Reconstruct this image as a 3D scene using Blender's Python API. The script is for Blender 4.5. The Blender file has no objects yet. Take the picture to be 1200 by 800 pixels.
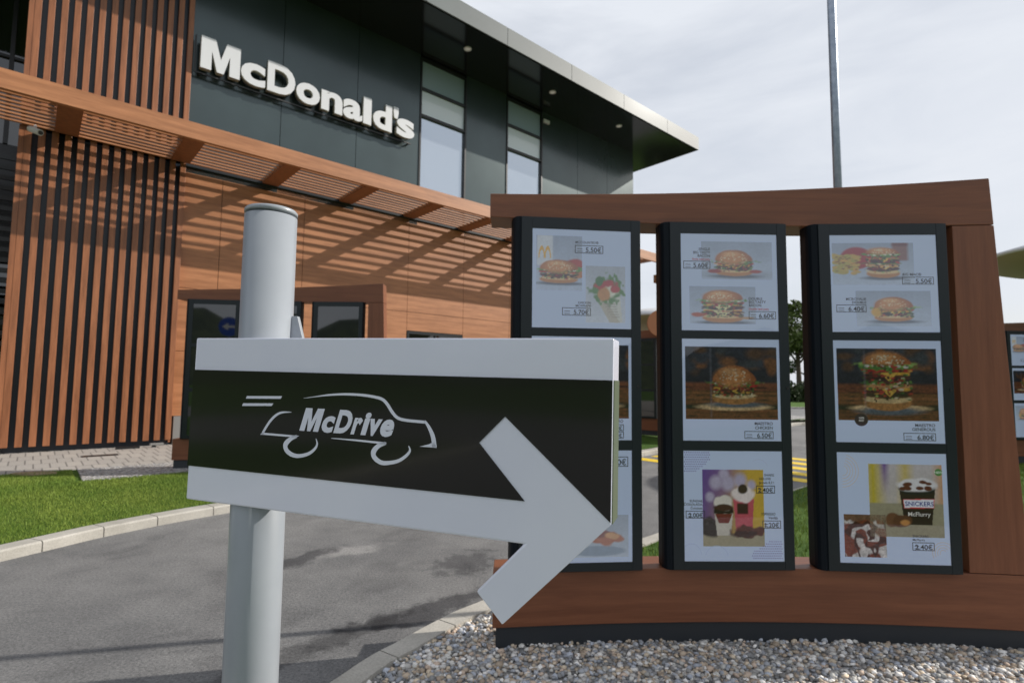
import bpy, bmesh, math, random
import numpy as np
from mathutils import Vector, Matrix, Euler
random.seed(7); RNG = np.random.default_rng(7)
R = math.radians
sc = bpy.context.scene
COL = sc.collection

# ------------------------------------------------------------------ helpers
def tag(o, label=None, cat=None, group=None, kind=None):
    if label: o['label'] = label
    if cat: o['category'] = cat
    if group: o['group'] = group
    if kind: o['kind'] = kind
    return o

def empty(name, loc, rz=0.0, label=None, cat=None, group=None):
    o = bpy.data.objects.new(name, None); COL.objects.link(o)
    o.location = loc; o.rotation_euler = (0, 0, rz); o.empty_display_size = .1
    return tag(o, label, cat, group)

def link_mesh(name, me, mats, parent=None, smooth=False):
    o = bpy.data.objects.new(name, me); COL.objects.link(o)
    for m in (mats if isinstance(mats, (list, tuple)) else [mats]): me.materials.append(m)
    if parent: o.parent = parent
    if smooth:
        me.polygons.foreach_set('use_smooth', [True] * len(me.polygons))
    return o

def obj(name, bm, mats, parent=None, smooth=False, bevel=0, segs=2):
    bmesh.ops.remove_doubles(bm, verts=bm.verts, dist=1e-6)
    bmesh.ops.recalc_face_normals(bm, faces=bm.faces)
    me = bpy.data.meshes.new(name); bm.to_mesh(me); bm.free()
    o = link_mesh(name, me, mats, parent, smooth)
    if bevel:
        md = o.modifiers.new('bevel', 'BEVEL'); md.width = bevel; md.segments = segs; md.limit_method = 'ANGLE'
        md.angle_limit = R(40)
    return o

def BM(): return bmesh.new()

def box(bm, x0, x1, y0, y1, z0, z1, mi=0):
    v = [bm.verts.new(p) for p in ((x0,y0,z0),(x1,y0,z0),(x1,y1,z0),(x0,y1,z0),(x0,y0,z1),(x1,y0,z1),(x1,y1,z1),(x0,y1,z1))]
    for f in ((0,3,2,1),(4,5,6,7),(0,1,5,4),(1,2,6,5),(2,3,7,6),(3,0,4,7)):
        bm.faces.new([v[i] for i in f]).material_index = mi

def boxes(name, lst, mats, parent=None, bevel=0):
    bm = BM()
    for b in lst: box(bm, *b)
    me = bpy.data.meshes.new(name); bm.to_mesh(me); bm.free()
    o = link_mesh(name, me, mats, parent)
    if bevel:
        md = o.modifiers.new('bevel', 'BEVEL'); md.width = bevel; md.segments = 2
    return o

def prism(bm, pts, y0, y1, M=None, mi=0):
    """polygon in x,z extruded from y0 to y1"""
    a = [bm.verts.new((x, y0, z)) for x, z in pts]; b = [bm.verts.new((x, y1, z)) for x, z in pts]
    n = len(pts)
    bm.faces.new(a).material_index = mi
    bm.faces.new(b[::-1]).material_index = mi
    for i in range(n):
        bm.faces.new((a[i], b[i], b[(i+1) % n], a[(i+1) % n])).material_index = mi

def slab(bm, pts, z0, z1):
    a = [bm.verts.new((x, y, z0)) for x, y in pts]; b = [bm.verts.new((x, y, z1)) for x, y in pts]
    n = len(pts)
    bm.faces.new(b); bm.faces.new(a[::-1])
    for i in range(n): bm.faces.new((a[i], a[(i+1) % n], b[(i+1) % n], b[i]))

def lathe(bm, prof, seg=48, c=(0,0,0)):
    rings = []
    for r, z in prof:
        if r < 1e-6: rings.append([bm.verts.new((c[0], c[1], c[2]+z))])
        else: rings.append([bm.verts.new((c[0]+r*math.cos(2*math.pi*i/seg), c[1]+r*math.sin(2*math.pi*i/seg), c[2]+z)) for i in range(seg)])
    for a, b in zip(rings[:-1], rings[1:]):
        for i in range(seg):
            j = (i+1) % seg
            if len(a) == 1: bm.faces.new((a[0], b[i], b[j]))
            elif len(b) == 1: bm.faces.new((a[i], b[0], a[j]))
            else: bm.faces.new((a[i], b[i], b[j], a[j]))

def tube(bm, p, q, r0, r1, seg=8):
    p, q = Vector(p), Vector(q); d = (q-p).normalized()
    a = d.orthogonal().normalized(); b = d.cross(a)
    r = [[bm.verts.new(c + (a*math.cos(t) + b*math.sin(t))*rr) for t in [2*math.pi*i/seg for i in range(seg)]] for c, rr in ((p, r0), (q, r1))]
    for i in range(seg): bm.faces.new((r[0][i], r[0][(i+1)%seg], r[1][(i+1)%seg], r[1][i]))
    bm.faces.new(r[0][::-1]); bm.faces.new(r[1])

def text_mesh(s, size, offset=0, extrude=0, shear=0, align='LEFT', bevel=0, spacing=1.0):
    cu = bpy.data.curves.new('t', 'FONT'); cu.body = s; cu.size = size; cu.offset = offset
    cu.extrude = extrude; cu.shear = shear; cu.align_x = align; cu.resolution_u = 4; cu.space_character = spacing
    cu.bevel_depth = bevel; cu.bevel_resolution = 2
    t = bpy.data.objects.new('t', cu)
    me = bpy.data.meshes.new_from_object(t)
    bpy.data.objects.remove(t); bpy.data.curves.remove(cu)
    return me

def smoothstep(x): x = min(1, max(0, x)); return x*x*(3-2*x)

# ------------------------------------------------------------------ materials
def mat(name, color=(.5,.5,.5), rough=.5, metal=0, spec=.5, coat=0, coat_rough=.03):
    m = bpy.data.materials.new(name); m.use_nodes = True
    b = m.node_tree.nodes['Principled BSDF']
    b.inputs['Base Color'].default_value = (*color, 1); b.inputs['Roughness'].default_value = rough
    b.inputs['Metallic'].default_value = metal; b.inputs['Specular IOR Level'].default_value = spec
    b.inputs['Coat Weight'].default_value = coat; b.inputs['Coat Roughness'].default_value = coat_rough
    return m

def N(m, t, **kw):
    n = m.node_tree.nodes.new(t)
    for k, v in kw.items():
        if k in n.inputs: n.inputs[k].default_value = v
        else: setattr(n, k, v)
    return n
def LK(m, a, b): m.node_tree.links.new(a, b)
def PB(m): return m.node_tree.nodes['Principled BSDF']

def coords(m, scale=(1,1,1), rot=(0,0,0), src='Object'):
    tc = N(m, 'ShaderNodeTexCoord'); mp = N(m, 'ShaderNodeMapping')
    mp.inputs['Scale'].default_value = scale; mp.inputs['Rotation'].default_value = rot
    LK(m, tc.outputs[src], mp.inputs['Vector']); return mp.outputs['Vector']

def ramp(m, fac, stops):
    r = N(m, 'ShaderNodeValToRGB'); e = r.color_ramp.elements
    while len(e) < len(stops): e.new(.5)
    for i, (p, c) in enumerate(stops): e[i].position = p; e[i].color = (*c, 1)
    LK(m, fac, r.inputs['Fac']); return r.outputs['Color']

def mix(m, fac, a, b, mode='MIX'):
    n = N(m, 'ShaderNodeMix', data_type='RGBA', blend_type=mode)
    for s, v in ((0, fac), (6, a), (7, b)):
        if hasattr(v, 'node'): LK(m, v, n.inputs[s])
        elif s == 0: n.inputs[0].default_value = v
        else: n.inputs[s].default_value = (*v, 1)
    return n.outputs[2]

def bump(m, h, strength=.3, dist=.01, target=None):
    b = N(m, 'ShaderNodeBump', Strength=strength, Distance=dist); LK(m, h, b.inputs['Height'])
    LK(m, b.outputs['Normal'], PB(m).inputs['Normal'])

def noise(m, vec, scale, detail=4, rough=.55):
    n = N(m, 'ShaderNodeTexNoise', Scale=scale, Detail=detail, Roughness=rough)
    if vec: LK(m, vec, n.inputs['Vector'])
    return n.outputs['Fac']

def wood(name, dark, light, stretch, rough=.45, coat=0):
    m = mat(name, rough=rough, coat=coat)
    v = coords(m, stretch)
    a = noise(m, v, 3, 6, .6); b = noise(m, v, 14, 3, .6)
    mm = N(m, 'ShaderNodeMath', operation='MULTIPLY_ADD'); LK(m, b, mm.inputs[0]); mm.inputs[1].default_value = .35; LK(m, a, mm.inputs[2])
    c = ramp(m, mm.outputs[0], [(.5, dark), (.68, tuple((x+y)/2 for x, y in zip(dark, light))), (.85, light)])
    LK(m, c, PB(m).inputs['Base Color']); bump(m, b, .12, .002)
    r = N(m, 'ShaderNodeMapRange'); LK(m, a, r.inputs['Value']); r.inputs['To Min'].default_value = rough-.08; r.inputs['To Max'].default_value = rough+.1
    LK(m, r.outputs[0], PB(m).inputs['Roughness'])
    return m

OR_D, OR_L = (.200,.074,.030), (.330,.126,.054)
M_cladv = wood('orange_wood_vertical_grain', OR_D, OR_L, (6, 6, .5))
M_cladh = wood('orange_wood_horizontal_grain', (.29,.118,.047), (.44,.190,.082), (.45, 6, 6))
M_kioskh = wood('red_brown_laminate_horizontal', (.150,.053,.025), (.215,.080,.038), (.45, 5, 10), .45, 0)
M_kioskv = wood('red_brown_laminate_vertical', (.150,.053,.025), (.215,.080,.038), (9, 5, .5), .45, 0)

def panel_metal(name, c, rough):
    m = mat(name, c, rough, .0, .6, .25, .12)
    v = coords(m, (1,1,1)); n = noise(m, v, .9, 3)
    LK(m, ramp(m, n, [(.3, tuple(x*.86 for x in c)), (.7, tuple(x*1.12 for x in c))]), PB(m).inputs['Base Color'])
    n2 = noise(m, v, 1.6, 2); bump(m, n2, .05, .02)
    return m
M_dark = panel_metal('dark_grey_green_cladding', (.056,.078,.080), .24); PB(M_dark).inputs['Metallic'].default_value = .5
M_soffit = mat('black_gloss_soffit', (.012,.014,.015), .1, .0, .55)
M_backing = mat('blue_black_backing', (.012,.018,.028), .35)
M_fascia = panel_metal('grey_roof_metal', (.085,.104,.106), .6)
for m_ in (M_kioskh, M_kioskv): PB(m_).inputs['Specular IOR Level'].default_value = .4
M_black = mat('black_metal', (.012,.013,.014), .35)
M_plinth = mat('charcoal_plinth', (.022,.026,.031), .55)
M_concrete = mat('grey_concrete', (.20,.20,.195), .85)
M_letter = mat('white_acrylic_letter', (.66,.675,.70), .35)
M_lettside = mat('letter_side', (.42,.42,.36), .5)
M_rail = mat('dark_rail', (.02,.022,.025), .5)
M_signwhite = mat('white_sign_acrylic', (.72,.73,.76), .22, 0, .5, .35, .06)
M_signblack = mat('glossy_near_black_vinyl', (.009,.009,.008), .12, 0, .45, .15, .05)
def speckle(m, c0, c1, sc_, f0=.35, f1=.65):
    n = noise(m, coords(m, (1,1,1)), sc_, 6); LK(m, ramp(m, n, [(f0, c0), (f1, c1)]), PB(m).inputs['Base Color']); return m
speckle(M_signwhite, (.70,.71,.83), (.745,.755,.86), 4)
M_pole = speckle(mat('light_grey_powder_coat', (.55,.58,.57), .36, 0, .45, .2, .2), (.27,.295,.325), (.305,.33,.36), 7)
M_galv = mat('galvanised_steel', (.55,.58,.62), .42, .6)
speckle(M_galv, (.28,.33,.42), (.40,.45,.54), 25)
M_frame = mat('dark_menu_frame', (.009,.014,.017), .34, 0, .36)
M_case = mat('dark_menu_case', (.006,.009,.013), .5, 0, .12)
M_ink = mat('print', (.02,.02,.025), .6)
M_canopy_top = mat('white_canopy_top', (.62,.64,.66), .45)
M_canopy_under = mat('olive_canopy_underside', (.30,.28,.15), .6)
M_disc = mat('orange_brown_disc', (.42,.17,.08), .5)
M_white = mat('white_plastic', (.7,.7,.68), .4)
M_lamp = mat('downlight_lens', (.8,.8,.78), .3); PB(M_lamp).inputs['Emission Color'].default_value = (1,.95,.85,1); PB(M_lamp).inputs['Emission Strength'].default_value = .1
M_blue = mat('blue_sign_face', (.02,.07,.4), .35)

def vcol_mat(name, rough=.5, coat=0, spec=.5, coat_rough=.05):
    m = mat(name, rough=rough, coat=coat, coat_rough=coat_rough, spec=spec)
    a = N(m, 'ShaderNodeAttribute', attribute_name='Col'); LK(m, a.outputs['Color'], PB(m).inputs['Base Color']); return m
M_print = vcol_mat('backlit_poster', .5, 0, .3)
LK(M_print, [n for n in M_print.node_tree.nodes if n.type == 'ATTRIBUTE'][0].outputs['Color'], PB(M_print).inputs['Emission Color']); PB(M_print).inputs['Emission Strength'].default_value = .24
M_stone = vcol_mat('gravel_stone', .75, 0, .3)
M_leaf = vcol_mat('leaf', .6, 0, .3)
M_blade = vcol_mat('grass_blade', .6, 0, .25)
PB(M_blade).inputs['Subsurface Weight'].default_value = 0

def glass_thin(name, tint=(1,1,1), ior=1.5, boost=1.0):
    m = bpy.data.materials.new(name); m.use_nodes = True; nt = m.node_tree; nt.nodes.clear()
    o = nt.nodes.new('ShaderNodeOutputMaterial'); t = nt.nodes.new('ShaderNodeBsdfTransparent'); g = nt.nodes.new('ShaderNodeBsdfGlossy')
    t.inputs['Color'].default_value = (*tint, 1); g.inputs['Roughness'].default_value = .015
    f = nt.nodes.new('ShaderNodeFresnel'); f.inputs['IOR'].default_value = ior
    ma = nt.nodes.new('ShaderNodeMath'); ma.operation = 'MULTIPLY'; ma.inputs[1].default_value = boost; ma.use_clamp = True
    mx = nt.nodes.new('ShaderNodeMixShader')
    nt.links.new(f.outputs[0], ma.inputs[0]); nt.links.new(ma.outputs[0], mx.inputs[0]); nt.links.new(t.outputs[0], mx.inputs[1]); nt.links.new(g.outputs[0], mx.inputs[2])
    nt.links.new(mx.outputs[0], o.inputs[0]); return m
M_glass = glass_thin('menu_glass', (.93,.95,.96), 1.5, 1.6)
M_darkglass = mat('black_screen_glass', (.006,.008,.009), .03, 0, .9, .6, .01)
# window glass: tinted, strong sky reflection
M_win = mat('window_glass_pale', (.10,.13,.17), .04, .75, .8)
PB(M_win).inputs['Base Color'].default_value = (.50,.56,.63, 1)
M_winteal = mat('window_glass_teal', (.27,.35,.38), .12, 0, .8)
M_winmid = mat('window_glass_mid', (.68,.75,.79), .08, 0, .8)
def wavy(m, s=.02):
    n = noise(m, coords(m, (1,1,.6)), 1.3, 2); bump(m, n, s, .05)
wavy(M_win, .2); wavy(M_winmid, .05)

# asphalt
M_asphalt = mat('asphalt', (.1,.1,.1), .85, 0, .35)
def build_asphalt(m, lo=(.138,.139,.142), hi=(.212,.211,.209)):
    v = coords(m)
    big = noise(m, v, .55, 5, .6); mid = noise(m, v, 3.2, 6, .65); fine = noise(m, v, 75, 5, .85)
    c = ramp(m, big, [(.3, lo), (.7, hi)])
    c2 = ramp(m, mid, [(.3, (.74,.74,.74)), (.7, (1.2,1.19,1.17))])
    c = mix(m, .8, c, c2, 'MULTIPLY')
    sp = ramp(m, fine, [(.36, (.42,.42,.42)), (.5, (.95,.95,.95)), (.60, (1.25,1.25,1.25)), (.70, (2.1,2.05,2.0))])
    c = mix(m, .85, c, sp, 'MULTIPLY')
    # worn wet-looking patches with shapes of their own
    def patch(c, cx, cy, ang, rx, ry, col, amt, seed):
        mp = N(m, 'ShaderNodeMapping', vector_type='TEXTURE'); mp.inputs['Location'].default_value = (cx, cy, 0); mp.inputs['Rotation'].default_value = (0, 0, R(ang)); mp.inputs['Scale'].default_value = (rx, ry, 1)
        LK(m, v, mp.inputs['Vector']); ln = N(m, 'ShaderNodeVectorMath', operation='LENGTH'); LK(m, mp.outputs[0], ln.inputs[0])
        nn = noise(m, v, 4.5+seed, 6, .65); a1 = N(m, 'ShaderNodeMath', operation='MULTIPLY_ADD'); LK(m, nn, a1.inputs[0]); a1.inputs[1].default_value = 2.6; a1.inputs[2].default_value = -1.3
        a2 = N(m, 'ShaderNodeMath', operation='ADD'); LK(m, a1.outputs[0], a2.inputs[0]); LK(m, ln.outputs['Value'], a2.inputs[1])
        f = ramp(m, a2.outputs[0], [(.55, (amt,)*3), (.95, (0,0,0))])
        sc_ = N(m, 'ShaderNodeSeparateColor'); LK(m, f, sc_.inputs[0])
        return mix(m, sc_.outputs[0], c, mix(m, 1.0, c, col, 'MULTIPLY'))
    c = patch(c, -1.45, 3.75, 60, .42, .13, (.42,.42,.44), 1, 0); c = patch(c, -1.12, 4.0, 30, .35, .12, (1.5,1.48,1.45), 1, 1)
    c = patch(c, -.42, 2.98, 38, .62, .13, (.38,.38,.40), 1, 2); c = patch(c, -.9, 2.55, 48, .8, .10, (.5,.5,.51), .9, 4); c = patch(c, -.3, 3.75, 60, .35, .2, (.5,.5,.52), .9, 5)
    # oil stains
    st = N(m, 'ShaderNodeTexNoise', Scale=1.15, Detail=5, Roughness=.6, Distortion=1.2); LK(m, v, st.inputs['Vector'])
    sf = ramp(m, st.outputs['Fac'], [(.53, (1,1,1)), (.60, (.66,.66,.67)), (.68, (.45,.45,.47))])
    c = mix(m, .45, c, sf, 'MULTIPLY')
    LK(m, c, PB(m).inputs['Base Color']); bump(m, fine, .7, .006)
build_asphalt(M_asphalt)
M_kerb = mat('kerb_concrete', (.4,.39,.36), .85, 0, .3)
def build_kerb(m):
    v = coords(m); a = noise(m, v, 2.2, 6); b = noise(m, v, 120, 3, .7)
    c = mix(m, .8, ramp(m, a, [(.3, (.33,.315,.28)), (.7, (.50,.48,.44))]), ramp(m, b, [(.3, (.75,.75,.74)), (.7, (1.15,1.14,1.12))]), 'MULTIPLY')
    LK(m, c, PB(m).inputs['Base Color']); bump(m, b, .35, .004)
build_kerb(M_kerb)
M_soil = mat('grass_ground', (.05,.1,.02), .9, 0, .2)
def build_grass(m):
    v = coords(m); a = noise(m, v, 1.4, 5, .6); b = noise(m, v, 45, 5, .7)
    c = mix(m, .85, ramp(m, a, [(.3, (.035,.085,.012)), (.7, (.085,.15,.024))]), ramp(m, b, [(.3, (.5,.5,.5)), (.7, (1.5,1.5,1.4))]), 'MULTIPLY')
    LK(m, c, PB(m).inputs['Base Color']); bump(m, b, .8, .03)
build_grass(M_soil)
M_pebbles = mat('pebble_bed', (.3,.3,.3), .85, 0, .3)
def build_pebble(m):
    v = coords(m); vo = N(m, 'ShaderNodeTexVoronoi', Scale=38); LK(m, v, vo.inputs['Vector'])
    sx = N(m, 'ShaderNodeSeparateColor'); LK(m, vo.outputs['Color'], sx.inputs[0])
    c = ramp(m, sx.outputs[0], [(0, (.25,.24,.23)), (.3, (.42,.40,.37)), (.6, (.48,.49,.52)), (.85, (.6,.57,.52)), (1, (.72,.71,.68))])
    d = ramp(m, vo.outputs['Distance'], [(.25, (1,1,1)), (.75, (.3,.3,.3))])
    LK(m, mix(m, .8, c, d, 'MULTIPLY'), PB(m).inputs['Base Color'])
    iv = N(m, 'ShaderNodeMath', operation='SUBTRACT'); iv.inputs[0].default_value = 1; LK(m, vo.outputs['Distance'], iv.inputs[1]); bump(m, iv.outputs[0], .9, .015)
build_pebble(M_pebbles)
M_paving = mat('paving', (.3,.3,.3), .85, 0, .3)
def build_paving(m):
    v = coords(m, (1,1,1))
    br = N(m, 'ShaderNodeTexBrick', Scale=1.0); LK(m, v, br.inputs['Vector'])
    br.inputs['Color1'].default_value = (.40,.375,.34,1); br.inputs['Color2'].default_value = (.35,.33,.305,1); br.inputs['Mortar'].default_value = (.17,.16,.15,1)
    br.inputs['Mortar Size'].default_value = .008; br.inputs['Brick Width'].default_value = .15; br.inputs['Row Height'].default_value = .45; br.offset = .5
    n = noise(m, v, 30, 5)
    LK(m, mix(m, .6, br.outputs['Color'], ramp(m, n, [(.3, (.8,.8,.8)), (.7, (1.15,1.15,1.15))]), 'MULTIPLY'), PB(m).inputs['Base Color'])
    bump(m, br.outputs['Fac'], -.4, .006)
build_paving(M_paving)
M_yellow = mat('yellow_road_paint', (.75,.52,.03), .7)
speckle(M_yellow, (.55,.38,.02), (.80,.56,.03), 30, .3, .55)
M_hill = speckle(mat('wooded_hill', (.03,.05,.02), .9), (.018,.03,.012), (.045,.06,.025), .25)
M_bark = speckle(mat('bark', (.08,.06,.045), .9), (.05,.038,.028), (.12,.09,.065), 20)

# ------------------------------------------------------------------ frames
PSI = R(41.24)                         # building is turned 41.24 degrees about the vertical
FX, FY = Vector((math.cos(PSI), math.sin(PSI), 0)), Vector((-math.sin(PSI), math.cos(PSI), 0))
def fy_of(x, y): return -x*math.sin(PSI) + y*math.cos(PSI)
def land_z(x, y): return .07 + .095*smoothstep((fy_of(x, y)-5.3)/2.0)
B0 = FY*10.1 + Vector((0, 0, .165))    # foot of the slatted screen

# ------------------------------------------------------------------ ground, lane, kerbs
bm = BM(); slab(bm, [(-300,-300),(300,-300),(300,300),(-300,300)], -.3, -.05)
tag(obj('ground', bm, M_soil), kind='structure')
bm = BM(); A = []
for i in range(61):
    a = R(185+i*170/60); rad = 130; h = 15+5*math.sin(i*.31)+2.6*math.sin(i*1.13+1)+1.2*math.sin(i*2.7); A.append((bm.verts.new((rad*math.cos(a), rad*math.sin(a), -.2)), bm.verts.new(((rad+30)*math.cos(a), (rad+30)*math.sin(a), h)), bm.verts.new(((rad+80)*math.cos(a), (rad+80)*math.sin(a), -.2))))
for a, b in zip(A[:-1], A[1:]): bm.faces.new((a[0],b[0],b[1],a[1])); bm.faces.new((a[1],b[1],b[2],a[2]))
tag(obj('hills', bm, M_hill, smooth=True), kind='structure')
bm = BM(); slab(bm, [(-18,-14),(26,-14),(26,17),(-18,17)], -.2, 0)
tag(obj('drive_lane', bm, M_asphalt), kind='structure')
bm = BM(); slab(bm, [(-60,19),(90,19),(90,29),(-60,29)], -.2, .0)
tag(obj('far_road', bm, M_asphalt), kind='structure')
bm = BM(); slab(bm, [(-60,18.6),(90,18.6),(90,18.97),(-60,18.97)], -.2, .09); slab(bm, [(-60,29.03),(90,29.03),(90,29.3),(-60,29.3)], -.2, .09)
tag(obj('far_kerb', bm, M_kerb), kind='structure')

def resample(pts, step):
    out = [Vector(pts[0])]
    for a, b in zip(pts[:-1], pts[1:]):
        a, b = Vector(a), Vector(b); n = max(1, int((b-a).length/step))
        for i in range(1, n+1): out.append(a.lerp(b, i/n))
    return out
def smooth_line(pts, k=6):
    P = [Vector(p) for p in pts]; out = []
    for i in range(len(P)-1):
        p0 = P[max(0,i-1)]; p1 = P[i]; p2 = P[i+1]; p3 = P[min(len(P)-1,i+2)]
        for j in range(k):
            t = j/k
            out.append(.5*((2*p1)+(-p0+p2)*t+(2*p0-5*p1+4*p2-p3)*t*t+(-p0+3*p1-3*p2+p3)*t**3))
    out.append(P[-1]); return out
def offset_line(L, d):
    out = []
    for i, p in enumerate(L):
        a = L[max(0,i-1)]; b = L[min(len(L)-1,i+1)]; t = (b-a).normalized(); out.append(p + Vector((-t.y, t.x))*d)
    return out

left_line = smooth_line([(-6.2,-6),(-5.2,-2),(-4.35,1.2),(-3.33,3.67),(-3.038,4.353),(-2.532,5.08),(-1.75,5.9),(-.6,6.9),(.8,8.05),(2.25,9.3),(4.9,12.4),(8.4,16.5),(9.5,17.2)])
right_line = smooth_line([(-1.45,-6),(-1.4,-2),(-1.1,1.2),(-.683,2.276),(-.494,2.601),(-.329,2.848),(-.142,3.066),(1.0,4.28),(3.4,6.5),(6.6,9.3),(12,13.6),(16,17)])

def kerb(name, line, width, h, side, seg_len=.36):
    """kerb stones along a line, with open joints; side +1 puts the stone left of the line direction"""
    L = resample(line, .12); bm = BM(); O = offset_line(L, width*side); dist = 0; start = 0
    for i in range(1, len(L)):
        dist += (L[i]-L[i-1]).length
        if dist >= seg_len or i == len(L)-1:
            seg = list(range(start, i+1)); g = .004
            rings = []
            for k in seg:
                a, b = L[k].copy(), O[k].copy()
                if k == seg[0] and len(seg) > 1: t = (L[k+1]-L[k]).normalized()*g; a += t; b += t
                if k == seg[-1] and len(seg) > 1: t = (L[k]-L[k-1]).normalized()*g; a -= t; b -= t
                d = (b-a).normalized(); c = .012
                rings.append([bm.verts.new((*p, z)) for p, z in ((a, -.1), (a, h-c), (a+d*c, h), (b, h), (b, -.1))])
            for r0, r1 in zip(rings[:-1], rings[1:]):
                for q in range(4): bm.faces.new((r0[q], r1[q], r1[q+1], r0[q+1]))
            bm.faces.new(rings[0]); bm.faces.new(rings[-1][::-1])
            start = i; dist = 0
    # joint filler
    rings = [[bm.verts.new((*p, z)) for p, z in ((a.lerp(b,.05), -.1), (a.lerp(b,.05), h-.012), (b, h-.012))] for a, b in zip(L, O)]
    for r0, r1 in zip(rings[:-1], rings[1:]):
        for q in range(2): bm.faces.new((r0[q], r1[q], r1[q+1], r0[q+1]))
    return tag(obj(name, bm, M_kerb), kind='structure')
kerb('kerb', left_line, .15, .075, 1)
kerb('island_kerb', right_line, .12, .03, -1)

def fill_grid(name, inside, x0, x1, y0, y1, step, zf, material):
    bm = BM(); vs = {}
    nx, ny = int((x1-x0)/step), int((y1-y0)/step)
    def V(i, j):
        if (i,j) not in vs:
            x, y = x0+i*step, y0+j*step; vs[i,j] = bm.verts.new((x, y, zf(x, y)))
        return vs[i,j]
    for i in range(nx):
        for j in range(ny):
            if inside(x0+(i+.5)*step, y0+(j+.5)*step): bm.faces.new((V(i,j), V(i+1,j), V(i+1,j+1), V(i,j+1)))
    return tag(obj(name, bm, material), kind='structure')

def land_strip(name, line, far_pts, zf, material):
    """surface between a kerb line and a far line (same number of points)"""
    bm = BM(); nn = 14; rows = []
    for a, b in zip(line, far_pts):
        row = []
        for k in range(nn+1):
            p = a.lerp(b, (k/nn)**1.6); row.append(bm.verts.new((p.x, p.y, zf(p.x, p.y))))
        rows.append(row)
    for r0, r1 in zip(rows[:-1], rows[1:]):
        for k in range(nn): bm.faces.new((r0[k], r0[k+1], r1[k+1], r1[k]))
    return tag(obj(name, bm, material), kind='structure')
Lk = offset_line(left_line, .148)
land_strip('lawn', Lk, [p + FY.xy*26 - FX.xy*4 for p in Lk], land_z, M_soil)
Rk = offset_line(right_line, -.118)
land_strip('island_lawn', Rk, [p + Vector((16, -9)) for p in Rk], lambda x, y: .004 if y < 3.2 else .004+.06*smoothstep((y-3.2)/3), M_soil)
# gravel beds
def inpoly(x, y, P):
    c = False; n = len(P)
    for i in range(n):
        x0, y0 = P[i][0], P[i][1]; x1, y1 = P[i-1][0], P[i-1][1]
        if (y0 > y) != (y1 > y) and x < (x1-x0)*(y-y0)/(y1-y0)+x0: c = not c
    return c
bed = [(p.x, p.y) for p in offset_line(right_line, -.117) if 0 <= p.y <= 3.15]
bed_poly = bed + [(1.2,3.12),(3.0,3.12),(5.0,2.9),(7,1.5),(7,0)]
bm = BM(); f = bm.faces.new([bm.verts.new((x, y, .008)) for x, y in bed_poly]); bmesh.ops.triangulate(bm, faces=[f])
tag(obj('gravel_bed', bm, M_pebbles), kind='structure')

def stones(name, pts, rmin, rmax, z):
    base = bmesh.new(); bmesh.ops.create_icosphere(base, subdivisions=1, radius=1)
    bv = np.array([v.co[:] for v in base.verts]); bf = np.array([[v.index for v in f.verts] for f in base.faces]); base.free()
    n = len(pts); nv = len(bv)
    r = rmin + (rmax-rmin)*RNG.random(n)**1.5
    sc3 = np.stack([r*(.8+.5*RNG.random(n)), r*(.7+.4*RNG.random(n)), r*(.5+.3*RNG.random(n))], 1)
    V = bv[None]*sc3[:, None]*(1+.16*RNG.standard_normal((n, nv, 1)))
    th = RNG.random(n)*6.283; ph = (RNG.random(n)-.5)*1.1
    c, s = np.cos(ph)[:, None], np.sin(ph)[:, None]
    y, zz = V[..., 1]*c - V[..., 2]*s, V[..., 1]*s + V[..., 2]*c; V[..., 1], V[..., 2] = y, zz
    c, s = np.cos(th)[:, None], np.sin(th)[:, None]
    x, y = V[..., 0]*c - V[..., 1]*s, V[..., 0]*s + V[..., 1]*c; V[..., 0], V[..., 1] = x, y
    zb = z + (RNG.random(n)-.25)*.014
    V += np.stack([pts[:, 0], pts[:, 1], zb], 1)[:, None]
    me = bpy.data.meshes.new(name)
    F = (bf[None] + (np.arange(n)*nv)[:, None, None]).reshape(-1, 3)
    me.vertices.add(n*nv); me.vertices.foreach_set('co', V.reshape(-1).astype(np.float32))
    me.loops.add(F.size); me.loops.foreach_set('vertex_index', F.reshape(-1).astype(np.int32))
    me.polygons.add(len(F)); me.polygons.foreach_set('loop_start', np.arange(0, F.size, 3, dtype=np.int32))
    me.update(calc_edges=True)
    pal = np.array([(.42,.41,.38),(.55,.53,.50),(.30,.31,.33),(.36,.29,.22),(.48,.40,.30),(.24,.23,.22),(.62,.60,.57),(.33,.35,.39),(.42,.33,.26),(.18,.18,.18)])
    cc = pal[RNG.integers(0, len(pal), n)]*(.85+.7*RNG.random((n, 1)))
    ca = np.ones((n, nv, 4), np.float32); ca[..., :3] = cc[:, None]
    at = me.color_attributes.new('Col', 'FLOAT_COLOR', 'POINT'); at.data.foreach_set('color', ca.reshape(-1))
    return link_mesh(name, me, M_stone, smooth=False)
def scatter(poly, density, fn=None):
    xs = [p[0] for p in poly]; ys = [p[1] for p in poly]
    n = int((max(xs)-min(xs))*(max(ys)-min(ys))*density)
    P = np.stack([min(xs)+(max(xs)-min(xs))*RNG.random(n), min(ys)+(max(ys)-min(ys))*RNG.random(n)], 1)
    return P[[inpoly(x, y, poly) and (fn is None or fn(x, y)) for x, y in P]]
vis_bed = [(x, y) for x, y in bed if y > 1.95] + [(.4,3.05),(.4,2.68),(3.3,2.68),(3.3,1.95)]
pp = scatter(vis_bed, 4200)
tag(stones('gravel', pp, .0075, .0165, .008), 'loose grey and beige river gravel in front of the near menu stand', 'gravel', kind='stuff')

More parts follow.
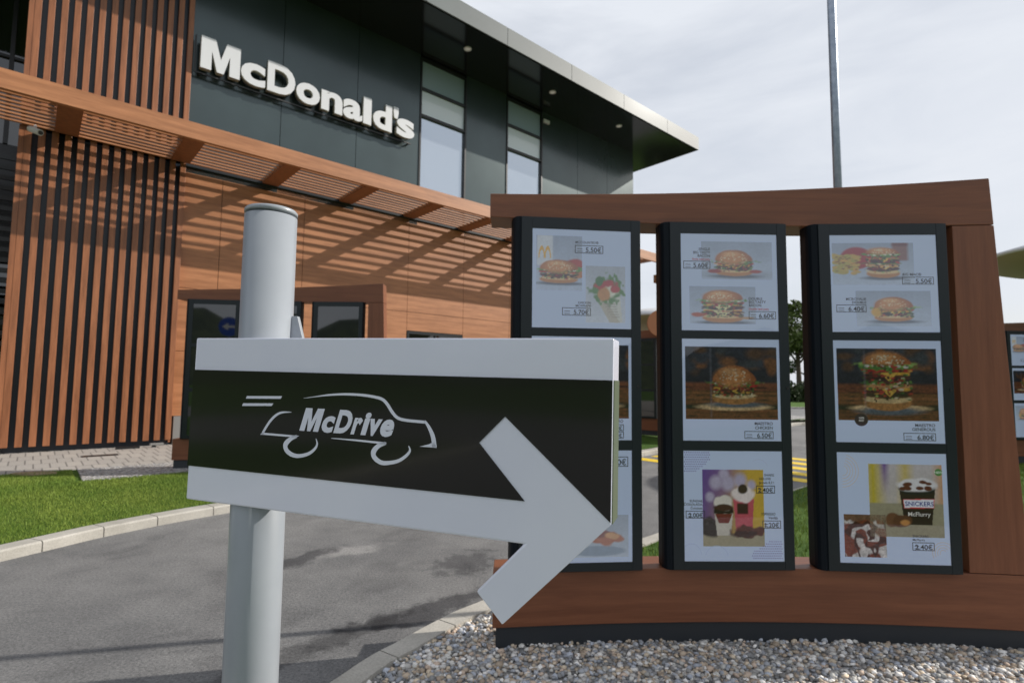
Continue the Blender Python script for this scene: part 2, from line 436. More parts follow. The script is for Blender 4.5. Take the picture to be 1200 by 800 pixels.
# lawn blades
def blades(name, pts, zf, hmin, hmax, w):
    n = len(pts); h = hmin+(hmax-hmin)*RNG.random(n); th = RNG.random(n)*6.283; ln = (RNG.random((n, 2))-.5)*.9*h[:, None]
    z = np.array([zf(x, y) for x, y in pts])
    dx, dy = np.cos(th)*w/2, np.sin(th)*w/2
    V = np.zeros((n, 3, 3)); V[:, 0] = np.stack([pts[:, 0]-dx, pts[:, 1]-dy, z-.005], 1); V[:, 1] = np.stack([pts[:, 0]+dx, pts[:, 1]+dy, z-.005], 1)
    V[:, 2] = np.stack([pts[:, 0]+ln[:, 0], pts[:, 1]+ln[:, 1], z+h], 1)
    me = bpy.data.meshes.new(name); F = np.arange(n*3, dtype=np.int32)
    me.vertices.add(n*3); me.vertices.foreach_set('co', V.reshape(-1).astype(np.float32)); me.loops.add(n*3); me.loops.foreach_set('vertex_index', F)
    me.polygons.add(n); me.polygons.foreach_set('loop_start', np.arange(0, n*3, 3, dtype=np.int32)); me.update(calc_edges=True)
    patch = .5+.3*np.sin(pts[:, 0]*7.1+pts[:, 1]*2)*np.sin(pts[:, 1]*6.3-pts[:, 0])+.3*np.sin(pts[:, 0]*2.3+np.sin(pts[:, 1]*3.1))*np.cos(pts[:, 1]*2.7+pts[:, 0])
    a, b = np.array((.085,.165,.020)), np.array((.25,.31,.055))
    t = np.clip(.55*patch+.45*RNG.random(n), 0, 1)[:, None]
    cc = (a*(1-t)+b*t)*(.7+.6*RNG.random((n, 1)))
    ca = np.ones((n, 3, 4), np.float32); ca[..., :3] = cc[:, None]
    at = me.color_attributes.new('Col', 'FLOAT_COLOR', 'POINT'); at.data.foreach_set('color', ca.reshape(-1))
    return link_mesh(name, me, M_blade)
def paved(x, y): return fy_of(x, y) > 7.35
lawn_poly = [(p.x, p.y) for p in offset_line(left_line, .16) if 2.5 < p.y < 6.3] + [(-1.9,7.2),(-4.2,6.9),(-5.9,6.3),(-6.6,5.2),(-5.2,2.6)]
pl_ = scatter(lawn_poly, 17000, lambda x, y: fy_of(x, y) < (7.98 if x*math.cos(PSI)+y*math.sin(PSI) < .4 else 7.08))
tag(blades('grass', pl_, land_z, .010, .027, .0045), 'short green lawn between the lane kerb and the paving', 'grass', kind='stuff')
isl = [(p.x, p.y) for p in offset_line(right_line, -.13) if 3.5 < p.y < 9.5] + [(9,8.5),(4.5,4),(2.6,3.3),(.3,3.3)]
pi_ = scatter(isl, 1700)
tag(blades('grass', pi_, lambda x, y: .004+.06*smoothstep((y-3.2)/3), .02, .045, .007), 'green island grass behind the near menu stand', 'grass', kind='stuff')

# paving and gravel strip at the foot of the building (building coordinates -> empty-free, own meshes)
def strip_world(name, x0, x1, y0, y1, z, material, thick=.05):
    bm = BM(); box(bm, x0, x1, y0, y1, -thick, 0)
    o = obj(name, bm, material); o.location = (B0.x, B0.y, z); o.rotation_euler = (0, 0, PSI)
    return tag(o, kind='structure')
strip_world('paving', -14, 18.6, -2.1, 24, .172, M_paving)
strip_world('soffit_reflection_slab', 18.61, 28, 1.0, 24, .171, M_asphalt)  # asphalt sheet out of view, added so the soffit mirrors grey, not grass
strip_world('pebble_strip', .45, 20, -3.0, -2.1, .171, M_pebbles)
bm = BM()
for k in range(34): 
    a = random.uniform(0, 6.28); r = .17*(.75+.35*random.random())
sp = [(.26*math.cos(a)*(.8+.3*random.random()), .13*math.sin(a)*(.8+.3*random.random())) for a in [i*.42 for i in range(15)]]
slab(bm, sp, -.03, .008); o = obj('bare_soil', bm, speckle(mat('sandy_soil', (.3,.22,.15), .9), (.22,.15,.10), (.38,.28,.19), 18)); o.location = (-5.15, 6.0, land_z(-5.15,6.0)+.005); tag(o, kind='structure')

# yellow bars across the lane
bm = BM()
for k in range(5):
    c = 7.35 + k*.52
    for (a, b) in ((2.78, 5.42),):
        P = [FX.xy*(c)+FY.xy*a, FX.xy*(c+.25)+FY.xy*a, FX.xy*(c+.25)+FY.xy*b, FX.xy*(c)+FY.xy*b]
        slab(bm, [(p.x, p.y) for p in P], -.01, .004)
tag(obj('road_marking', bm, M_yellow), kind='structure')

# ------------------------------------------------------------------ poster painting (raster in vertex colours)
def srgb(c): c = np.array(c, float)/255; return np.where(c <= .04045, c/12.92, ((c+.055)/1.055)**2.4)
class Pic:
    def __init__(s, w, h, col):
        s.w, s.h = w, h; s.a = np.zeros((h, w, 3)); s.a[:] = srgb(col)
        s.Y, s.X = np.mgrid[0:h, 0:w]; s.X = s.X/(w-1); s.Y = s.Y/(h-1); s.rng = np.random.default_rng(w*31+h+int(sum(col)))
    def put(s, mask, col): m = np.clip(mask, 0, 1)[..., None]; s.a = s.a*(1-m)+srgb(col)*m
    def noise(s, n, amp):
        g = s.rng.random((n+2, n+2)); xi = s.X*n; yi = s.Y*n; x0 = xi.astype(int); y0 = yi.astype(int); fx, fy = xi-x0, yi-y0
        v = (g[y0,x0]*(1-fx)+g[y0,x0+1]*fx)*(1-fy)+(g[y0+1,x0]*(1-fx)+g[y0+1,x0+1]*fx)*fy
        return (v-.5)*2*amp
    def grain(s, n, amp): s.a *= np.clip(1+s.noise(n, amp), .2, 2)[..., None]
    def ell(s, cx, cy, rx, ry, col, soft=.08, wob=0, half=None, n=9):
        d = np.sqrt(((s.X-cx)/rx)**2+((s.Y-cy)/ry)**2)
        if wob: d = d + s.noise(n, wob)
        m = np.clip((1-d)/soft+.5, 0, 1)
        if half == 't': m = m*np.clip((cy-s.Y)/.01+.5, 0, 1)
        if half == 'b': m = m*np.clip((s.Y-cy)/.01+.5, 0, 1)
        s.put(m, col)
    def rect(s, x0, y0, x1, y1, col, soft=.01, wob=0, n=14, a=1):
        w = s.noise(n, wob) if wob else 0
        m = np.clip((s.X-x0)/soft+.5, 0, 1)*np.clip((x1-s.X)/soft+.5, 0, 1)*np.clip((s.Y-y0+w)/soft+.5, 0, 1)*np.clip((y1-s.Y+w)/soft+.5, 0, 1)
        s.put(m*a, col)
    def vgrad(s, c0, c1): t = s.Y[..., None]; s.a = srgb(c0)*(1-t)+srgb(c1)*t
    def poly(s, pts, col):
        inside = np.zeros_like(s.X, bool); n = len(pts)
        for i in range(n):
            x0, y0 = pts[i]; x1, y1 = pts[i-1]
            if y0 == y1: continue
            inside ^= ((y0 > s.Y) != (y1 > s.Y)) & (s.X < (x1-x0)*(s.Y-y0)/(y1-y0)+x0)
        s.put(inside.astype(float), col)

def burger(p, cx, cy, w, h, double=False, seeds=True, dark=1.0, cheese=True, mid=False, tri=False):
    k = lambda c: tuple(v*dark for v in c)
    t, b = cy-h/2, cy+h/2
    p.ell(cx+.02, b+.01, w*.62, h*.07, k((110,115,130)), .6)
    p.ell(cx, b-h*.13, w*.47, h*.14, k((205,140,80)), .1, .04)
    p.ell(cx, b-h*.20, w*.46, h*.08, k((238,205,150)), .2, .05)
    n = 2 if double else 1; yy = b-h*.25
    for i in range(n):
        p.ell(cx, yy-h*.05, w*.47, h*.10, k((92,52,36)), .12, .10, n=16)
        p.ell(cx, yy-h*.02, w*.40, h*.03, k((58,32,24)), .5, .2, n=20)
        if cheese:
            p.rect(cx-w*.44, yy-h*.14, cx+w*.44, yy-h*.10, k((245,190,70)), .02, .02)
            p.poly([(cx-w*.12, yy-h*.13), (cx+w*.22, yy-h*.13), (cx+w*.04, yy+h*.02)], k((248,200,85)))
            if tri: p.poly([(cx-w*.25, yy-h*.13), (cx+w*.25, yy-h*.13), (cx, yy+h*.10)], k((238,228,170)))
        yy -= h*.17
        if mid and i == 0:
            p.ell(cx, yy, w*.47, h*.055, k((214,160,100)), .15, .04); yy -= h*.07
            p.ell(cx, yy+h*.01, w*.49, h*.04, k((90,140,60)), .3, .25, n=24); yy -= h*.03
    for q in range(5):
        p.ell(cx+(q-2)*w*.19, yy-h*.02, w*.12, h*.05, k((196,52,42)), .25, .1)
    p.ell(cx, yy-h*.08, w*.51, h*.075, k((98,150,62)), .25, .38, n=26)
    p.ell(cx+.01, yy-h*.11, w*.47, h*.05, k((165,200,105)), .4, .45, n=28)
    for q in range(6):
        p.ell(cx+(q-2.5)*w*.15, yy-h*.10+p.rng.random()*h*.04, w*.05, h*.025, k((245,240,225)), .3, .1)
    band0, band1 = yy-h*.12, b-h*.16
    pal = [(110,150,70),(74,112,48),(196,70,52),(150,44,36),(90,50,34),(60,34,26),(240,225,190),(224,168,80),(120,70,44),(168,196,110)]
    for _ in range(150):
        q = p.rng.random(); yq = band0+(band1-band0)*q; e_ = w*.47*(1-.10*abs(q-.5)); xq = cx+(p.rng.random()*2-1)*e_
        c_ = pal[min(9, int(abs(p.rng.normal(q*6, 2.6))))]; p.ell(xq, yq, w*(.012+.04*p.rng.random()), h*(.008+.02*p.rng.random()), k(c_), .6, .3, n=20)
    ty = yy-h*.13; t = max(t, ty-h*.37)
    p.ell(cx, ty+h*.02, w*.47, ty-t+h*.02, k((178,104,54)), .06, .05, 't')
    p.ell(cx-w*.05, ty-h*.08, w*.34, (ty-t)*.62, k((222,152,88)), .7)
    p.ell(cx-w*.08, ty-(ty-t)*.62, w*.18, (ty-t)*.20, k((238,180,120)), .9)
    if seeds:
        for _ in range(40):
            a = p.rng.random()*math.pi; r = math.sqrt(p.rng.random())*.85 + 0
            p.ell(cx+math.cos(a)*r*w*.42, ty-math.sin(a)*r*(ty-t)*.9, w*.016, h*.012, k((250,235,200)), .4)

def finish(p, fade=0, g=.2):
    p.grain(int(p.w*.55), g); p.grain(int(p.w*.2), g*.6); p.a = np.clip(p.a, 0, 1)
    if fade: p.a = p.a*(1-fade)+srgb((196,206,226))*fade  # pale veil mixed into the print colours for reflection on the menu glass
    return p
def pic_light(w, h, c=(196,208,230)):
    p = Pic(w, h, c); p.vgrad(tuple(v-28 for v in c), tuple(v+4 for v in c)); p.a *= (1+p.noise(5, .05))[..., None]; return p
def P_country(w, h):
    p = pic_light(w, h); p.rect(.02,0,.36,.55,(226,230,238),.03)
    for cx in (.12,.25):
        d = np.abs(np.sqrt(((p.X-cx)/.068)**2+((p.Y-.42)/.22)**2)-.86); p.put((d < .17)*(p.Y < .42), (244,186,40))
    p.ell(.86,.55,.22,.14,(190,70,50),.2,.1); p.ell(.9,.62,.2,.07,(110,150,70),.3,.3); p.ell(.88,.7,.2,.07,(200,130,75),.2)
    burger(p,.5,.63,.88,.46,cheese=False); return p
def P_wrap(w, h):
    p = pic_light(w, h,(214,220,232)); p.poly([(.25,.50),(.85,.42),(.92,.98),(.72,1.0)],(226,224,214)); p.poly([(.22,.52),(.5,.6),(.86,.99),(.6,.99)],(205,196,178))
    p.ell(.55,.42,.40,.24,(96,142,66),.2,.35,n=18); p.ell(.5,.34,.27,.10,(190,52,46),.3,.3,n=14); p.ell(.62,.45,.2,.09,(240,236,214),.4,.4,n=16); p.ell(.45,.5,.15,.12,(212,150,84),.3,.2,n=12)
    p.ell(.75,.40,.13,.07,(196,60,50),.3,.3); p.ell(.35,.28,.10,.08,(70,120,50),.3,.4)
    for i in range(6): p.rect(.45+i*.04,.66+i*.045,.75+i*.02,.672+i*.045,(170,158,140),.02)
    return p
def P_single(w, h): p = pic_light(w, h); p.ell(.5,.86,.6,.12,(176,186,205),.8); burger(p,.46,.53,.56,.74); p.ell(.2,.78,.09,.05,(170,60,45),.4,.3); p.ell(.76,.78,.08,.04,(180,70,50),.4,.3); return p
def P_double(w, h): p = pic_light(w, h); burger(p,.5,.53,.66,.86,double=True,tri=True); p.ell(.12,.76,.1,.05,(190,90,50),.4,.3); p.ell(.86,.84,.12,.03,(205,160,110),.4,.3); return p
def P_fries(w, h):
    p = pic_light(w, h); p.ell(.3,.36,.2,.26,(178,40,44),.15)
    for i in range(70):
        x = .02+.30*p.rng.random(); y = .30+.42*p.rng.random(); p.ell(x,y,.035+.02*p.rng.random(),.02+.03*p.rng.random(),(228-int(40*p.rng.random()),178,84),.4)
    for i in range(26): p.ell(.03+.3*p.rng.random(),.3+.42*p.rng.random(),.02,.012,(150,98,44),.5)
    p.rect(.74,.0,.93,.42,(150,104,96),.04); p.rect(.74,.0,.93,.08,(120,60,56),.04); burger(p,.62,.47,.44,.70,double=True,mid=True); return p
def P_royal(w, h): p = pic_light(w, h); burger(p,.5,.48,.55,.74,tri=False); p.ell(.27,.60,.07,.13,(232,180,70),.4,.2); return p
def P_maestro(w, h, tall):
    p = Pic(w, h, (30,32,40)); p.vgrad((34,38,48),(30,26,26))
    for i in range(26): p.ell(p.rng.random(),.33*p.rng.random(),.03+.09*p.rng.random(),.03+.08*p.rng.random(),[(50,54,58),(74,52,36),(46,50,58),(104,68,40)][i%4],.9)
    p.rect(-.1,.50,1.1,1.1,(104,62,38),.04)
    st = p.rng.random(200); rows = (p.Y*46).astype(int); p.a *= np.where(p.Y > .5, .72+.5*st[rows], 1)[..., None]
    for i in range(8): p.rect(-.1,.56+i*.056,1.1,.566+i*.056,(52,32,24),.01,.01)
    p.rect(-.1,.80,1.1,.86,(34,24,20),.02); p.ell(.52,.83,.40,.05,(190,160,120),.3)
    if tall: burger(p,.50,.46,.52,.80,double=True,dark=.74,mid=True)
    else: burger(p,.53,.50,.50,.58,dark=.72)
    p.rect(.27,.02,.285,.98,(120,120,130),.02,a=.35); p.grain(50,.14); return p
def P_shakes(w, h):
    p = Pic(w, h, (150,120,90)); p.vgrad((128,92,150),(170,140,70))
    p.put(np.clip((p.X-.35)/.4,0,1),(206,170,64)); p.put(np.clip(1-p.X/.35,0,1)*.8,(98,66,150))
    for x,y,r in ((.22,.17,.1),(.42,.18,.11),(.12,.36,.07),(.62,.14,.1),(.8,.2,.07),(.35,.06,.08)): p.ell(x,y,r,r*.9,(186,176,200),.7)
    p.rect(-.1,.84,1.1,1.1,(168,158,132),.03); p.ell(.12,.75,.16,.12,(44,34,30),.3,.3)
    p.poly([(.18,.50),(.50,.50),(.45,.86),(.23,.86)],(206,198,186)); p.rect(.18,.50,.5,.58,(42,22,20),.02,.02); p.poly([(.2,.58),(.48,.58),(.42,.70),(.26,.70)],(120,48,40)); p.ell(.33,.43,.15,.10,(226,218,206),.2,.25,n=14); p.ell(.33,.50,.15,.04,(70,34,28),.3,.3)
    p.poly([(.50,.38),(.84,.38),(.80,.84),(.54,.84)],(196,84,98)); p.rect(.56,.44,.74,.58,(60,26,28),.02); p.ell(.66,.33,.17,.10,(238,224,220),.2,.25,n=14); p.ell(.66,.25,.08,.06,(60,36,30),.3,.4)
    p.ell(.74,.81,.28,.08,(92,46,36),.2,.4,n=18); p.ell(.66,.84,.2,.04,(60,30,26),.4,.5,n=22); return p
def P_flurry(w, h):
    p = Pic(w, h, (190,180,160)); p.vgrad((196,188,190),(190,180,160))
    p.put(np.clip(1-np.abs(p.X-.06)/.2,0,1),(196,176,52)); p.put(np.clip(1-np.abs(p.X-.5)/.14,0,1)*.8,(206,180,70)); p.put(np.clip(1-np.abs(p.X-.22)/.08,0,1)*np.clip(1-p.Y*2.2,0,1),(110,70,150)); p.put(np.clip((p.X-.85)/.2,0,1),(206,140,70))
    p.rect(-.1,.54,1.1,1.1,(158,150,124),.02)
    p.poly([(.41,.34),(.90,.34),(.84,.83),(.47,.83)],(44,22,20)); p.ell(.65,.33,.25,.10,(34,26,28),.1); p.ell(.65,.28,.25,.10,(224,220,222),.2,.2,n=14)
    for i in range(16): p.ell(.45+.4*p.rng.random(),.22+.12*p.rng.random(),.045,.022,(96,44,28),.3,.3)
    p.poly([(.455,.48),(.885,.47),(.875,.60),(.47,.61)],(214,60,60)); p.poly([(.465,.49),(.875,.48),(.867,.588),(.477,.597)],(232,232,240))
    p.ell(.30,.76,.10,.10,(112,72,48),.2,.2); p.ell(.44,.79,.13,.09,(96,56,36),.2,.25); p.ell(.47,.80,.06,.04,(200,140,80),.4,.3); p.grain(40,.05); return p
def P_swirl(w, h):
    p = Pic(w, h, (120,52,34)); r = np.sqrt((p.X-.55)**2+(p.Y-.6)**2); a = np.arctan2(p.Y-.6, p.X-.55)
    p.put(np.clip(np.sin(r*16+a*1+p.noise(5,3.4))*2, 0, 1), (206,198,196)); p.put(np.clip(np.sin(r*14+a*3+1.5+p.noise(7,3))*3-1.2, 0, 1), (70,26,18)); p.rect(-.1,-.1,1.1,.14,(110,76,58),.05,.05); p.grain(30,.12); return p
def P_scoop(w, h):
    p = pic_light(w, h,(196,206,220)); p.ell(.45,.85,.5,.12,(150,165,182),.2); p.ell(.6,.55,.3,.16,(190,110,62),.2,.3,n=12); p.ell(.5,.45,.16,.1,(140,66,40),.3,.3); p.ell(.72,.5,.12,.08,(226,170,110),.3,.3); return p

PAPER = (204,218,246); INK = (38,38,48); RED = (176,40,52)
def poster_mesh(name, card, items, W=.47, H=.48):
    """card = rectangle of the paper in reading coordinates; items are laid out in the same coordinates"""
    x0, y0, x1, y1 = card; sx, sz = W/(x1-x0), H/(y1-y0)
    V, F, Cc = [], [], []
    def quad(a, b, c, d, y, col):
        i = len(V); cc = tuple(srgb(col)) + (1,)
        for (px, py) in ((a, d), (c, d), (c, b), (a, b)): V.append(((px-x0)*sx, y, H-(py-y0)*sz)); Cc.append(cc)
        F.append((i, i+1, i+2, i+3))
    quad(x0, y0, x1, y1, 0, PAPER)
    for it in items:
        k = it[0]
        if k == 'pic':
            _, a, b, c, d, fn, res = it; w = res; h = max(8, int(res*(d-b)*sz/((c-a)*sx))); p = fn(w, h); lum = p.a.mean(); p = finish(p, .22 if lum > .35 else 0, .07 if lum > .2 else .34)
            i0 = len(V); X = np.linspace(a, c, w); Y = np.linspace(b, d, h)
            for j in range(h):
                for i in range(w): V.append(((X[i]-x0)*sx, -.0006, H-(Y[j]-y0)*sz)); Cc.append((*p.a[j, i], 1))
            for j in range(h-1):
                for i in range(w-1): q = i0+j*w+i; F.append((q+w, q+w+1, q+1, q))
        elif k == 'box':
            _, a, b, c, d = it; t = 4
            for r in ((a,b,c,b+t),(a,d-t,c,d),(a,b+t,a+t,d-t),(c-t,b+t,c,d-t)): quad(*r, -.0010, INK)
            for e in range(2): quad(a+12, b+(d-b)*(.42+.3*e), a+12+(c-a)*.2, b+(d-b)*(.42+.3*e)+4, -.0010, (90,92,106))
        elif k == 'txt':
            _, a, b, size, s, al, col = it; me = text_mesh(s, size*sz*1.35, offset=size*sz*.02, align=al)
            i0 = len(V); cc = tuple(srgb(col)) + (1,)
            for v in me.vertices: V.append(((a-x0)*sx+v.co.x, -.0016, H-(b+size*.5-y0)*sz+v.co.y)); Cc.append(cc)
            for f in me.polygons: F.append(tuple(i0+q for q in f.vertices))
            bpy.data.meshes.remove(me)
        elif k == 'dots':
            _, a, b, c, d, fade = it; nx = int((c-a)/13); ny = int((d-b)/13)
            for j in range(ny):
                for i in range(nx):
                    u, v_ = i/nx, j/ny
                    if fade and u+v_ < .55: continue
                    if not fade and u+v_ > 1.35: continue
                    X, Y = a+i*13+(j % 2)*6, b+j*13; quad(X, Y, X+6, Y+6, -.0008, (120,110,170))
        elif k == 'disc':
            _, a, b, r, col = it; i0 = len(V); cc = tuple(srgb(col)) + (1,)
            for q in range(28): t = 2*math.pi*q/28; V.append(((a-x0)*sx+r*sx*math.cos(t), -.0010, H-(b-y0)*sz+r*sx*math.sin(t))); Cc.append(cc)
            F.append(tuple(range(i0, i0+28)))
        elif k == 'arc':
            _, a, b, r, t0, t1, col = it; i0 = len(V); cc = tuple(srgb(col)) + (1,); n_ = 22
            for q in range(n_+1):
                t = t0+(t1-t0)*q/n_
                for rr in (r, r-3): V.append(((a-x0+rr*math.cos(t))*sx, -.0007, H-(b-y0-rr*math.sin(t))*sz)); Cc.append(cc)
            for q in range(n_): F.append((i0+2*q, i0+2*q+1, i0+2*q+3, i0+2*q+2))
    me = bpy.data.meshes.new(name); me.from_pydata(V, [], F)
    at = me.color_attributes.new('Col', 'FLOAT_COLOR', 'POINT'); at.data.foreach_set('color', np.array(Cc, np.float32).reshape(-1))
    me.materials.append(M_print); return me

def price(x0, y0, x1, y1, s): return [('box', x0, y0, x1, y1), ('txt', x1-10, (y0+y1)/2+2, (y1-y0)*.62, s, 'RIGHT', INK)]
POST = {}
POST[0,0] = poster_mesh('poster', (158,110,730,717), [('pic',180,150,445,490,P_country,90),('pic',465,330,698,682,P_wrap,80),
    ('txt',405,187,15,'MCCOUNTRY®','LEFT',INK)] + price(403,205,568,255,'5.50€') + [('txt',497,560,14,'CHICKEN','RIGHT',INK),('txt',497,579,14,'MCWRAP®','RIGHT',INK)] + price(330,592,495,640,'5.70€'), H=.47)
POST[0,1] = poster_mesh('poster', (195,92,815,715), [('pic',215,140,797,585,lambda w,h: P_maestro(w,h,False),110),('txt',762,600,17,'MAESTRO','RIGHT',INK)] + price(640,620,765,660,'3.50€') + price(640,664,765,704,'4.20€'))
POST[0,2] = poster_mesh('poster', (187,75,783,687), [('pic',420,430,760,660,P_scoop,80),('pic',210,120,520,400,P_royal,90)] + price(600,110,760,165,'2.00€'), H=.505)
POST[1,0] = poster_mesh('poster', (183,120,800,735), [('pic',315,168,770,412,P_single,120),('pic',235,455,658,692,P_double,120),
    ('txt',372,218,17,'SINGLE','RIGHT',INK),('txt',372,240,17,'BIG TASTY','RIGHT',INK),('txt',372,261,17,'BACON','RIGHT',INK),('txt',372,283,13,'Single beef patty','RIGHT',RED)] + price(200,295,372,345,'5.60€') +
    [('txt',612,530,17,'DOUBLE','LEFT',INK),('txt',612,551,17,'BIG TASTY','LEFT',INK),('txt',612,572,17,'BACON','LEFT',INK),('txt',612,595,13,'Double beef patty','LEFT',RED)] + price(612,610,785,660,'6.60€'), H=.47)
POST[1,1] = poster_mesh('poster', (195,92,815,715), [('pic',215,140,797,585,lambda w,h: P_maestro(w,h,False),150),('txt',762,608,19,'MAESTRO','RIGHT',INK),('txt',762,634,19,'CHICKEN','RIGHT',INK)] + price(582,655,765,702,'6.50€'))
POST[1,2] = poster_mesh('poster', (187,75,783,687), [('dots',192,82,360,205,False),('dots',590,575,778,684,True),('pic',300,180,667,605,P_shakes,110),
    ('txt',672,208,14,'SHAKE','LEFT',INK),('txt',640,229,14,'DELUXE','LEFT',INK),('txt',640,250,14,'Jagoda 0,3 l','LEFT',INK)] + price(622,268,735,312,'2.40€') +
    [('txt',298,355,14,'SUNDAE','RIGHT',INK),('txt',298,374,14,'ČOKOLADA','RIGHT',INK),('txt',298,395,13,'Čokolada','RIGHT',INK)] + price(198,410,312,452,'2.00€') + [('txt',735,425,14,'ESPRESSO','RIGHT',INK),('txt',748,446,14,'Vanilija','RIGHT',INK)] + price(655,462,766,506,'1.20€')+
    [('arc',230,650,60,0,2.4,(186,200,222)),('arc',380,670,70,.2,2.9,(186,200,222)),('arc',640,180,60,.4,2.2,(196,206,226))], H=.505)
POST[2,0] = poster_mesh('poster', (180,125,850,740), [('pic',195,175,708,445,P_fries,140),('pic',335,480,802,705,P_royal,120),('txt',632,376,17,'BIG MAC®','LEFT',INK)] + price(630,392,826,440,'5.50€') +
    [('txt',400,532,16,'MCROYAL®','RIGHT',INK),('txt',400,553,16,'DOUBLE','RIGHT',INK)] + price(212,568,400,616,'6.40€'), H=.47)
POST[2,1] = poster_mesh('poster', (200,100,870,730), [('pic',222,150,838,595,lambda w,h: P_maestro(w,h,True),150),('disc',362,592,42,(58,40,46)),('txt',362,580,11,'100%','CENTER',(230,225,225)),('txt',362,596,11,'BEEF','CENTER',(230,225,225)),
    ('txt',812,620,19,'MAESTRO','RIGHT',INK),('txt',812,645,19,'GENEROUS','RIGHT',INK)] + price(617,668,813,716,'6.80€'))
POST[2,2] = poster_mesh('poster', (207,85,843,705), [('pic',390,148,813,555,P_flurry,120),('pic',238,435,480,672,P_swirl,80),('disc',793,190,22,(84,140,70)),('txt',793,190,14,'NEW','CENTER',(230,240,225)),
    ('txt',676,367,25,'SNICKERS','CENTER',(30,50,130)),('txt',672,425,24,'McFlurry','CENTER',(225,220,215)),('txt',628,548,14,'SNICKERS','LEFT',INK),('txt',628,568,13,'McFlurry','LEFT',INK)] + price(626,582,752,628,'2.40€') +
    [('arc',240,190,30+i*16,-1.6,1.3,(214,196,178)) for i in range(5)] + [('arc',800,640,20+i*14,.6,3.6,(214,196,178)) for i in range(4)], H=.505)

# ------------------------------------------------------------------ menu stand
U0, K = 1.25, .054
KIOSK_Y = 2.64
def arc_y(u): return K*u*u*-1            # local: y toward viewer is negative at the ends
def arc_block(bm, u0, u1, dy0, dy1, zb0, zt0, zb1=None, zt1=None, n=28, lean0=0, lean1=0):
    """curved bar following the arc; height may change from one end to the other; lean shifts the end with height"""
    zb1 = zb0 if zb1 is None else zb1; zt1 = zt0 if zt1 is None else zt1
    rings = []
    for i in range(n+1):
        t = i/n; zb = zb0+(zb1-zb0)*t; zt = zt0+(zt1-zt0)*t; ring = []
        for (dy, z) in ((dy0, zb), (dy1, zb), (dy1, zt), (dy0, zt)):
            u = u0+(u1-u0)*t - lean1*t*(z) + lean0*(1-t)*z
            ring.append(bm.verts.new((u, arc_y(u)+dy, z)))
        rings.append(ring)
    for a, b in zip(rings[:-1], rings[1:]):
        for q in range(4): bm.faces.new((a[q], b[q], b[(q+1) % 4], a[(q+1) % 4]))
    bm.faces.new(rings[0][::-1]); bm.faces.new(rings[-1])

def menu_box(parent, uc, w, posters, dark=False):
    """one upright menu case, turned to follow the arc"""
    slope = -2*K*uc; ang = math.atan(slope)
    e = bpy.data.objects.new('menu_case', None)  # replaced below by the body mesh
    bpy.data.objects.remove(e)
    def tr(o):
        o.location = (uc, arc_y(uc)-.036, 0); o.rotation_euler = (0, 0, ang)
    z0, z1, d = .346, 1.988, .105; hw = w/2-.003
    bm = BM()
    pts = [(-hw+.004, 0), (hw-.01, 0), (hw, .01), (hw, d), (-hw-.030, d), (-hw-.030, .045), (-hw-.026, .025), (-hw-.018, .010), (-hw-.006, .002)]
    slab(bm, pts, z0, z1)
    body = obj('menu_case', bm, M_case, parent, bevel=.004); tr(body)
    bm = BM(); f = .0075; xl, xr = -hw+.06, hw-.05
    zs = [(1.46, 1.93), (.94, 1.42), (.388, .893)]
    box(bm, -hw+.008, xl, -f, -.0002, z0+.004, z1-.004); box(bm, xr, hw-.004, -f, -.0002, z0+.004, z1-.004)
    prev = z1-.004
    for a, b in zs: box(bm, xl, xr, -f+.0008, -.0002, b, prev); prev = a
    box(bm, xl, xr, -f+.0008, -.0002, z0+.004, prev)
    fr = obj('frame', bm, M_frame, body, bevel=.0012)
    bm = BM(); bmesh.ops.create_cone(bm, cap_ends=True, segments=14, radius1=.006, radius2=.006, depth=.004, matrix=Matrix.Translation((hw-.018, -f-.0015, 1.19)) @ Matrix.Rotation(R(90), 4, 'X'))
    obj('lock', bm, M_black, body)
    for r, (a, b) in enumerate(zs):
        if dark:
            bm = BM(); box(bm, xl, xr, -.004, -.0003, a, b); obj('screen', bm, M_darkglass, body)
        else:
            po = bpy.data.objects.new('poster', posters[r]); COL.objects.link(po); po.parent = body; po.location = (xl, -.0010, a)
            po.scale = ((xr-xl)/.47, 1, 1)
            bm = BM(); vs = [bm.verts.new(p) for p in ((xl, -.0045, a), (xr, -.0045, a), (xr, -.0045, b), (xl, -.0045, b))]; bm.faces.new(vs); gm = bpy.data.meshes.new('glass_pane'); bm.to_mesh(gm); bm.free(); link_mesh('glass_pane', gm, M_glass, body)
    return body

